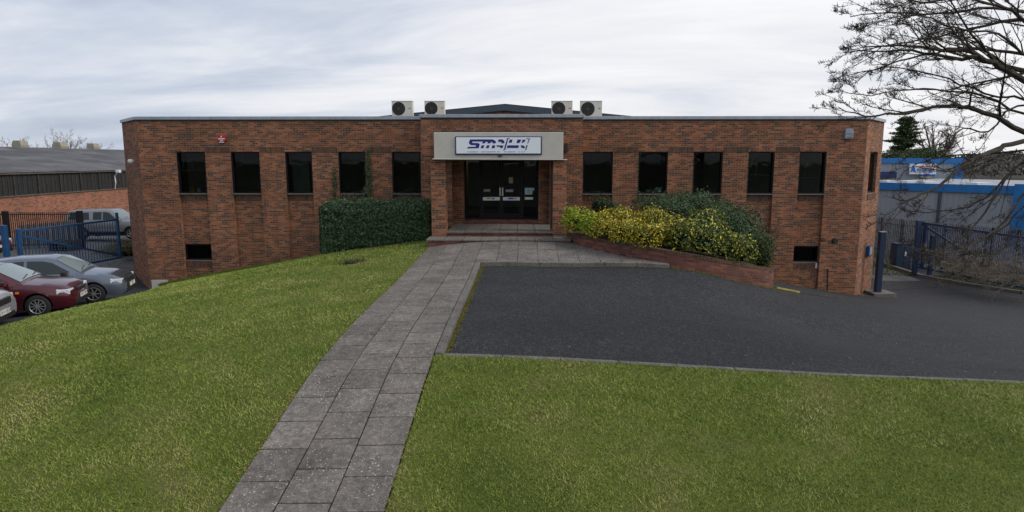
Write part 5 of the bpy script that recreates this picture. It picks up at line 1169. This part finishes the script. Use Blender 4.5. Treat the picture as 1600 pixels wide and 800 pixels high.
m = MB(); e0, e1 = P(1352, 274, 61.6), P(1398, 276, 61.5); m.box(e0.x, e1.x, 61.2, 61.6, e1.z-.12, e0.z+.35); attach(m.build('window_band', M['sign_blue']), r1)
r2, a2, b2, d2_, n2_, w2 = unit('long low grey industrial unit with bright blue fascia behind the fence', 1340, 1588, 49, 41.5, 284, 0, 0, fasc=.52)
w2(b2-d2_*.0, b2+d2_*6, -6, a2.z+.12, -.3, .6, 'blue_cladding', 'corner_panel')
m = MB(); q = a2+(b2-a2)*.56; m.tube([(q.x, q.y-.12, -5), (q.x, q.y-.12, a2.z-.5)], .09, 8); m.tube([(q.x+.35, q.y-.12, -5), (q.x+.35, q.y-.12, a2.z-.5)], .06, 8); attach(m.build('downpipe', M['slate_blue_fascia']), r2)
m = MB()
for f in (.1, .22, .36, .48, .8): q = a2+(b2-a2)*f+n2_*1.0; m.box(q.x-.5, q.x+.5, q.y, q.y+1.2, a2.z-.05, a2.z+.12)
attach(m.build('rooflight', M['white_paint']), r2)
# sign board on the rear unit
Ysn = 60.4; sb_ = empty('unit_sign', P(1442, 264, Ysn), label='white sign with a large blue A, red strip and blue writing on the rear unit', cat='sign'); 
def Q(u, v, dy=0): return P(1400+u/13.33, 230+v/13.33, Ysn-dy)
m = MB(); m.prism([(285, 345), (838, 345), (835, 565), (280, 560)], lambda p: Q(*p), lambda p: Q(*p)+Vector((0, .08, 0))); attach(m.build('panel', M['white_board']), sb_)
m = MB()
for po in ([(355, 390), (385, 388), (412, 515), (372, 518), (366, 492), (338, 494), (325, 525), (305, 525)], [(530, 560), (812, 562), (810, 605), (520, 602)]): m.prism(po, lambda p: Q(*p, .06), lambda p: Q(*p, .01))
m.prism([(362, 430), (348, 468), (364, 466)], lambda p: Q(*p, .062), lambda p: Q(*p, .061)); attach(m.build('lettering', M['blue_print']), sb_)
m = MB()
for u in range(410, 820, 46): m.prism([(u, 395-(u % 3)*6), (u+36, 392), (u+36, 412), (u, 414)], lambda p: Q(*p, .06), lambda p: Q(*p, .01))
attach(m.build('red_lettering', M['red_plastic']), sb_)
m = MB()
for u in range(440, 780, 30): m.prism([(u+8, 440), (u+22, 440), (u+14, 500), (u, 500)], lambda p: Q(*p, .06), lambda p: Q(*p, .01))
attach(m.build('blue_lettering', M['blue_cladding']), sb_)
m = MB(); m.prism([(500, 606), (780, 608), (700, 650), (560, 645)], lambda p: Q(*p, .05), lambda p: Q(*p, .01)); attach(m.build('lower_strip', M['stain_cream']), sb_)

# palisade fence with a kerbside verge
fa, fb, fc = P(1350, 336, 39), P(1480, 349, 36), P(1640, 362, 32)
pf = empty('palisade_fence', (fa.x, fa.y, -3), label='grey steel palisade fence in front of the blue and grey units', cat='fence'); m = MB(); rs = random.Random(8)
fpts = [fa, fb, fc]
def fl_pt(f): return fa.lerp(fb, f*2) if f < .5 else fb.lerp(fc, f*2-1)
n = 98
for i in range(n+1):
    p = fl_pt(i/n); p = Vector((p.x, p.y, p.z)); h = rs.uniform(-.03, .03)
    m.box(p.x-.026, p.x+.026, p.y-.012, p.y+.012, p.z-2.45, p.z-.08+h); m.add([(p.x-.034, p.y, p.z-.08+h), (p.x+.034, p.y, p.z-.08+h), (p.x, p.y, p.z+.05+h)], [(0, 1, 2)])
attach(m.build('pale_infill', M['pale_steel']), pf); m = MB()
for dz_ in (-.35, -1.9):
    for a, b in ((fa, fb), (fb, fc)): m.bar(a+Vector((0, .04, dz_)), b+Vector((0, .04, dz_)), .05)
attach(m.build('rail', M['pale_steel']), pf)
for i in range(9): p = fl_pt(i/8.01); m = MB(); m.box(p.x-.05, p.x+.05, p.y+.05, p.y+.15, p.z-2.7, p.z-.02); attach(m.build('fence_post', M['black_metal']), pf)
# blue gate in front of it
g0, g1 = P(1440, 348, 33.5), P(1660, 380, 29); gt = empty('swing_gate', (g0.x, g0.y, -3.2), label='blue framed gate with a diagonal brace behind the bare branches', cat='gate')
def gq(f, dz): v = g0.lerp(g1, f); return Vector((v.x, v.y, v.z+dz))
m = MB(); H = 2.3; m.bar(gq(0, 0), gq(1, 0), .07, .1).bar(gq(0, -H), gq(1, -H), .07, .1).bar(gq(0, -.05), gq(.62, -H*.82), .06, .09).bar(gq(.5, -H), gq(.5, 0), .07).bar(gq(.04, -.0), gq(.04, -H), .1).bar(gq(1, -H), gq(1, 0), .09); attach(m.build('gate_frame', M['navy_gate']), gt)
m = MB()
for i in range(1, 42): m.bar(gq(i/42, -H+.05), gq(i/54, .02), .022)
attach(m.build('bar_infill', M['navy_gate']), gt)
m = MB(); m.bar(gq(0, -H-.35)+Vector((-.14, 0, 0)), gq(0, .12)+Vector((-.14, 0, 0)), .2); m.bar(gq(.1, -H-.3), gq(.1, -.55), .16); attach(m.build('gate_post', M['navy_gate']), gt)
ub = P(1410, 375, 36); m = MB(); m.box(-.42, .42, -.3, .3, 0, 1.35); m.box(-.45, .45, -.34, .34, 1.352, 1.40)
ebx = empty('electricity_cabinet', (ub.x, 36, -3.2), label='dark blue metal cabinet in front of the palisade fence', cat='cabinet'); m.build('casing', M['navy_cabinet'], bevel=.015).parent = ebx
m = MB(); m.box(.02, .1, -.315, -.301, .7, .95); m.build('label_plate', M['paper']).parent = ebx; m = MB(); m.box(-.012, .012, -.31, -.3005, .05, 1.3); m.build('door_seam', M['black_plastic']).parent = ebx
# verge planting
vg = [(p.x+.1, p.y+.1) for p in kr[:4]]
def verge():
    a = resample([(kr[0].x, kr[0].y), (kr[1].x, kr[1].y), (kr[2].x, kr[2].y), (kr[3].x, kr[3].y), (34, 27)], 80); n = 16000; i = RNG.uniform(0, 78.9, n); k = i.astype(int); f = (i-k)[:, None]; p = a[k]*(1-f)+a[k+1]*f
    o = RNG.uniform(.15, 3.2, n)[:, None]; d = a[k+1]-a[k]; d /= np.linalg.norm(d, axis=1)[:, None]; nn = np.stack([-d[:, 1], d[:, 0]], 1); nn = np.where(nn[:, 1:] < 0, -nn, nn); p = p+nn*o
    z = TT(p[:, 0], p[:, 1])-.15; h = RNG.uniform(.05, .22, n); w = .03; th = RNG.uniform(0, 6.28, n); A_ = np.stack([p[:, 0]-w*np.cos(th), p[:, 1]-w*np.sin(th), z], 1); B_ = np.stack([p[:, 0]+w*np.cos(th), p[:, 1]+w*np.sin(th), z], 1); C_ = np.stack([p[:, 0]+RNG.normal(0, .08, n), p[:, 1]+RNG.normal(0, .08, n), z+h], 1)
    tag(bigmesh('verge_grass', np.stack([A_, B_, C_], 1).reshape(-1, 3), 3, M['verge_blade'], None, RNG.beta(1.5, 2, n)), 'rough grass and dead stems on the verge in front of the palisade fence', 'grass', None, 'stuff')
leaf('verge_blade', [(0, (.03, .045, .012)), (.5, (.07, .11, .02)), (.8, (.12, .11, .04)), (1, (.16, .12, .07))], .9); verge()
rs = random.Random(77)
def bramble(name, label, spots, seed, h=1.4, n=14):
    rs = random.Random(seed); m = MB(); root = empty(name, spots[0], label=label, cat='bush')
    for s in spots:
        for _ in range(n):
            a = rs.uniform(0, 2*PI); grow(m, Vector(s)+Vector((rs.gauss(0, .3), rs.gauss(0, .3), 0)), Vector((math.cos(a), math.sin(a), 1.1)), h*rs.uniform(.6, 1.4), .014, 2, rs, .12, 6, .8, (5, 4), .005, .16)
    attach(m.build('stem', M['bark_pale']), root)
bramble('bramble_bush', 'tangled leafless brambles under the branches in front of the blue gate', [(P(x, 435, Y).x, Y, P(x, y, Y).z) for x, y, Y in ((1520, 432, 30), (1545, 436, 29), (1570, 440, 28.5), (1595, 445, 28), (1620, 448, 27.5), (1500, 430, 31))], 9, 1.7, 16)
bramble('bramble_bush', 'small clump of dead stems by the palisade fence left of the blue gate', [(P(x, 405, 36.5).x, 36.5, -3.2) for x in (1385, 1398, 1425)], 10, 1.2, 12)

# conifer and pale bare tree behind the units
def conifer(name, label, px, Y, top_py, bot_z, wpx, seed):
    root = empty(name, (P(px, 240, Y).x, Y, bot_z), label=label, cat='tree'); rs = random.Random(seed); c = Vector(root.location); zt = P(px, top_py, Y).z; Hh = zt-bot_z; wid = wpx/FOC*Y/2
    m = MB(); m.tube([c, (c.x, c.y, zt-.4)], [.3, .05], 8); br = MB(); L = []; Rn = []
    z = bot_z+1.5
    while z < zt:
        f = (zt-z)/Hh; w = wid*min(1, (f*2.1)**.62+.08)*rs.uniform(.75, 1.12)
        for k in range(6):
            a = rs.uniform(0, 2*PI); d = Vector((math.cos(a), math.sin(a), rs.uniform(-.05, .22))); l = w*rs.uniform(.55, 1.08); p0 = Vector((c.x, c.y, z)); p1 = p0+d*l; br.tube([p0, p0.lerp(p1, .5)+Vector((0, 0, .12)), p1], [.06, .04, .015], 4, cap=False)
            nn = int(300*l/wid)+60; t = RNG.uniform(.12, 1.03, nn); pts = np.array(p0)[None]*(1-t[:, None])+np.array(p1)[None]*t[:, None]; pts += RNG.normal(0, 1, (nn, 3))*np.array((.32, .32, .14))*(.45+.6*(1-t))[:, None]*wid/3.; pts[:, 2] += .1
            L.append(leaf_quads(pts, np.tile((0, 0, 1.), (nn, 1)), .15, .35, .8)); Rn.append(np.clip(RNG.beta(2, 2, nn)+rs.uniform(-.2, .2), 0, 1))
        z += Hh*.022*rs.uniform(.8, 1.6)
    attach(m.build('trunk', M['bark']), root); attach(br.build('limb', M['bark']), root); attach(bigmesh('crown', np.concatenate(L), 4, M['conifer_leaf'], None, np.concatenate(Rn)), root)
conifer('pine_tree', 'tall dark green pine behind the rear industrial unit', 1413, 85, 183, -3.5, 66, 5)
far_tree('bare_tree', 'pale rounded leafless tree right of the dark pine', (P(1464, 240, 90).x, 90, -1), 10.0, 51, 'bark_pale', (7, 5, 5), .3, .5)
blob_shrub('evergreen_bush', 'low dark evergreen bushes at the foot of the pale leafless tree', 'bush', [((P(1450, 243, 80).x, 80, P(1450, 246, 80).z), (2.4, 1.5, 1.0)), ((P(1430, 245, 80).x, 80, P(1430, 247, 80).z), (2.2, 1.5, .7)), ((P(1395, 246, 80).x, 80, P(1395, 249, 80).z), (2.0, 1.5, .8))], 5000, .13, 'conifer_leaf', .5, .4, 61)
# wooded hill
def hill():
    m = MB(); n = 60; xs_ = np.linspace(60, 330, n); V = []
    for i, x in enumerate(xs_):
        f = min(1, max(0, (x-112)/22)); h = .3+3.9*f+.5*math.sin(x*.07)+.3*math.sin(x*.19)
        for j, (yy, k) in enumerate(((150, -5), (175, .35), (200, .8), (230, 1), (330, .9), (420, -5))): V.append((x*yy/190, yy, -5 if k < 0 else h*k))
    m.add(V, [(i*6+j, (i+1)*6+j, (i+1)*6+j+1, i*6+j+1) for i in range(n-1) for j in range(5)]); o = m.build('hill', M['far_wood'], smooth=True); tag(o, kind='structure')
    k = 26000; x = RNG.uniform(60, 330, k); q = RNG.uniform(0, 1, k); yy = 150+q*90; f = np.clip((x-112)/22, 0, 1); hh = (.3+3.9*f+.5*np.sin(x*.07)+.3*np.sin(x*.19))*np.interp(yy, (150, 175, 200, 230, 330), (-.2, .35, .8, 1, .9))
    c = np.stack([x*yy/190, yy, hh+RNG.exponential(.45, k)], 1); tag(bigmesh('hillside_wood', leaf_quads(c, np.tile((0, -1., 0), (k, 1)), .7, .3, .8), 4, M['wood_leaf'], None, RNG.random(k)), 'far dark wooded hillside beyond the industrial units', 'wood', None, 'stuff')
leaf('wood_leaf', [(0, (.035, .035, .03)), (.5, (.07, .065, .055)), (1, (.13, .115, .095))], .9); hill()

# ---- the bare tree whose branches reach in from the right
def near_tree():
    ZMIN[0] = .95
    rs = random.Random(2024); tx, ty = 11.6, 11.8; tz = T(tx, ty); root = empty('bare_tree', (tx, ty, tz-.1), label='large leafless dark branched tree reaching in from the right edge', cat='tree')
    fork = Vector((tx, ty, 2.9)); tr = MB(); tr.tube([(tx, ty, tz-.3), (tx+.05, ty, tz+.5), (tx-.05, ty, 1.2), fork, (tx-.1, ty+.1, 4.6), (tx+.2, ty, 7)], [.30, .22, .19, .17, .11, .05], 12); attach(tr.build('trunk', M['bark']), root)
    m = MB()
    # main limbs surveyed as (pixel, distance) points, thickest first
    LM = [([(1690, 175, 11.6), (1620, 138, 11.2), (1570, 108, 10.8), (1547, 97, 10.6), (1525, 84, 10.4), (1490, 78, 10.2), (1440, 74, 10.0), (1390, 72, 9.8), (1345, 75, 9.6)], .06),
          ([(1700, 150, 11.6), (1600, 112, 11.8), (1536, 94, 11.9), (1491, 90, 11.9), (1446, 83, 11.8), (1390, 79, 11.7), (1322, 77, 11.5)], .055),
          ([(1700, 110, 11.7), (1600, 86, 12.2), (1540, 77, 12.4), (1480, 78, 12.5), (1420, 92, 12.4), (1370, 108, 12.2), (1308, 121, 12.0)], .035),
          ([(1690, 240, 11.8), (1600, 207, 11.3), (1560, 183, 11.0), (1530, 174, 10.8), (1500, 166, 10.6), (1470, 167, 10.5), (1430, 174, 10.3), (1400, 178, 10.2), (1352, 180, 10.1), (1310, 168, 10.0)], .05),
          ([(1690, 215, 11.5), (1600, 220, 10.6), (1560, 234, 10.2), (1540, 242, 10.0), (1510, 256, 9.8), (1480, 280, 9.6), (1440, 304, 9.4), (1416, 314, 9.3), (1391, 308, 9.2)], .045),
          ([(1690, 230, 12), (1600, 250, 12.2), (1560, 300, 12), (1530, 345, 11.8), (1500, 372, 11.5), (1470, 388, 11.2), (1440, 396, 11.0)], .026),
          ([(1690, 240, 12), (1600, 235, 12.6), (1540, 241, 12.9), (1500, 242, 13), (1460, 248, 13.1), (1420, 262, 13.1), (1400, 284, 13)], .022),
          ([(1680, 250, 11.5), (1610, 290, 11), (1570, 345, 10.8), (1530, 375, 10.6), (1490, 392, 10.4), (1450, 398, 10.3), (1425, 388, 10.2)], .022),
          ([(1690, 200, 12.4), (1600, 180, 13), (1540, 150, 13.2), (1480, 142, 13.3), (1420, 140, 13.2), (1360, 150, 13.0), (1315, 143, 12.8)], .028),
          ([(1700, 60, 11.5), (1600, 20, 11.5), (1530, 14, 11.4), (1470, 21, 11.2), (1390, 19, 11.0), (1328, 24, 10.8)], .035),
          ([(1700, 90, 12), (1620, 32, 12.4), (1540, 40, 12.5), (1500, 50, 12.6), (1450, 60, 12.5), (1400, 70, 12.4), (1320, 84, 12.2)], .035),
          ([(1690, 120, 11), (1600, 30, 10.4), (1560, 10, 10.2), (1500, -2, 10.0), (1440, 4, 9.8), (1415, -2, 9.7)], .03),
          ([(1690, 160, 11), (1620, 100, 10), (1560, 55, 9.6), (1500, 45, 9.4), (1430, 22, 9.2), (1352, 42, 9.1)], .022),
          ([(1680, 260, 12), (1600, 320, 12), (1560, 362, 11.8), (1520, 382, 11.5), (1480, 395, 11.3)], .018),
          ([(1680, 260, 11), (1620, 340, 10.9), (1590, 375, 10.8), (1550, 398, 10.7), (1520, 400, 10.6)], .018),
          ([(1690, 210, 12), (1590, 260, 12.6), (1540, 310, 12.6), (1500, 325, 12.4), (1450, 332, 12.2), (1405, 326, 12)], .024),
          ([(1690, 190, 12), (1600, 155, 12), (1560, 150, 12), (1500, 130, 12), (1450, 115, 11.8), (1380, 105, 11.6), (1330, 135, 11.4)], .024),
          ([(1690, 180, 12), (1590, 165, 12), (1545, 205, 11.8), (1505, 200, 11.6), (1470, 225, 11.4), (1430, 235, 11.2)], .02)]
    for pts, r in LM:
        w = [P(*p) for p in pts]; w = [fork+Vector((rs.gauss(0, .05), rs.gauss(0, .05), rs.uniform(-.7, 1.4)))]+w; 
        # smooth the polyline
        out = []
        for i in range(len(w)-1):
            p0, p1, p2, p3 = w[max(i-1, 0)], w[i], w[i+1], w[min(i+2, len(w)-1)]
            for k in range(3):
                t = k/3; out.append(.5*((2*p1)+(-p0+p2)*t+(2*p0-5*p1+4*p2-p3)*t*t+(-p0+3*p1-3*p2+p3)*t**3))
        out.append(w[-1]); out = [p+Vector((rs.gauss(0, .012), rs.gauss(0, .012), rs.gauss(0, .012))) for p in out]
        n = len(out); rad = [max(.004, r*(1-(i/n))**.9+.0035) for i in range(n)]; m.tube(out, rad, 7, cap=False)
        L = sum((out[i+1]-out[i]).length for i in range(n-1)); low = pts[-1][1] > 270
        branch_off(m, out, rad, L*.46, 3, rs, -.006 if not low else .0, .48, (4, 4, 10) if not low else (4, 3, 5), .0030, .075, 5, 1, lf=.42, start=.25)
        branch_off(m, out[-6:], rad[-6:], L*.10, 1, rs, 0, .7, (5,), .0027, .08, 5, 1)
    print('tree faces', len(m.f)); attach(m.build('branches', M['bark']), root)
near_tree()
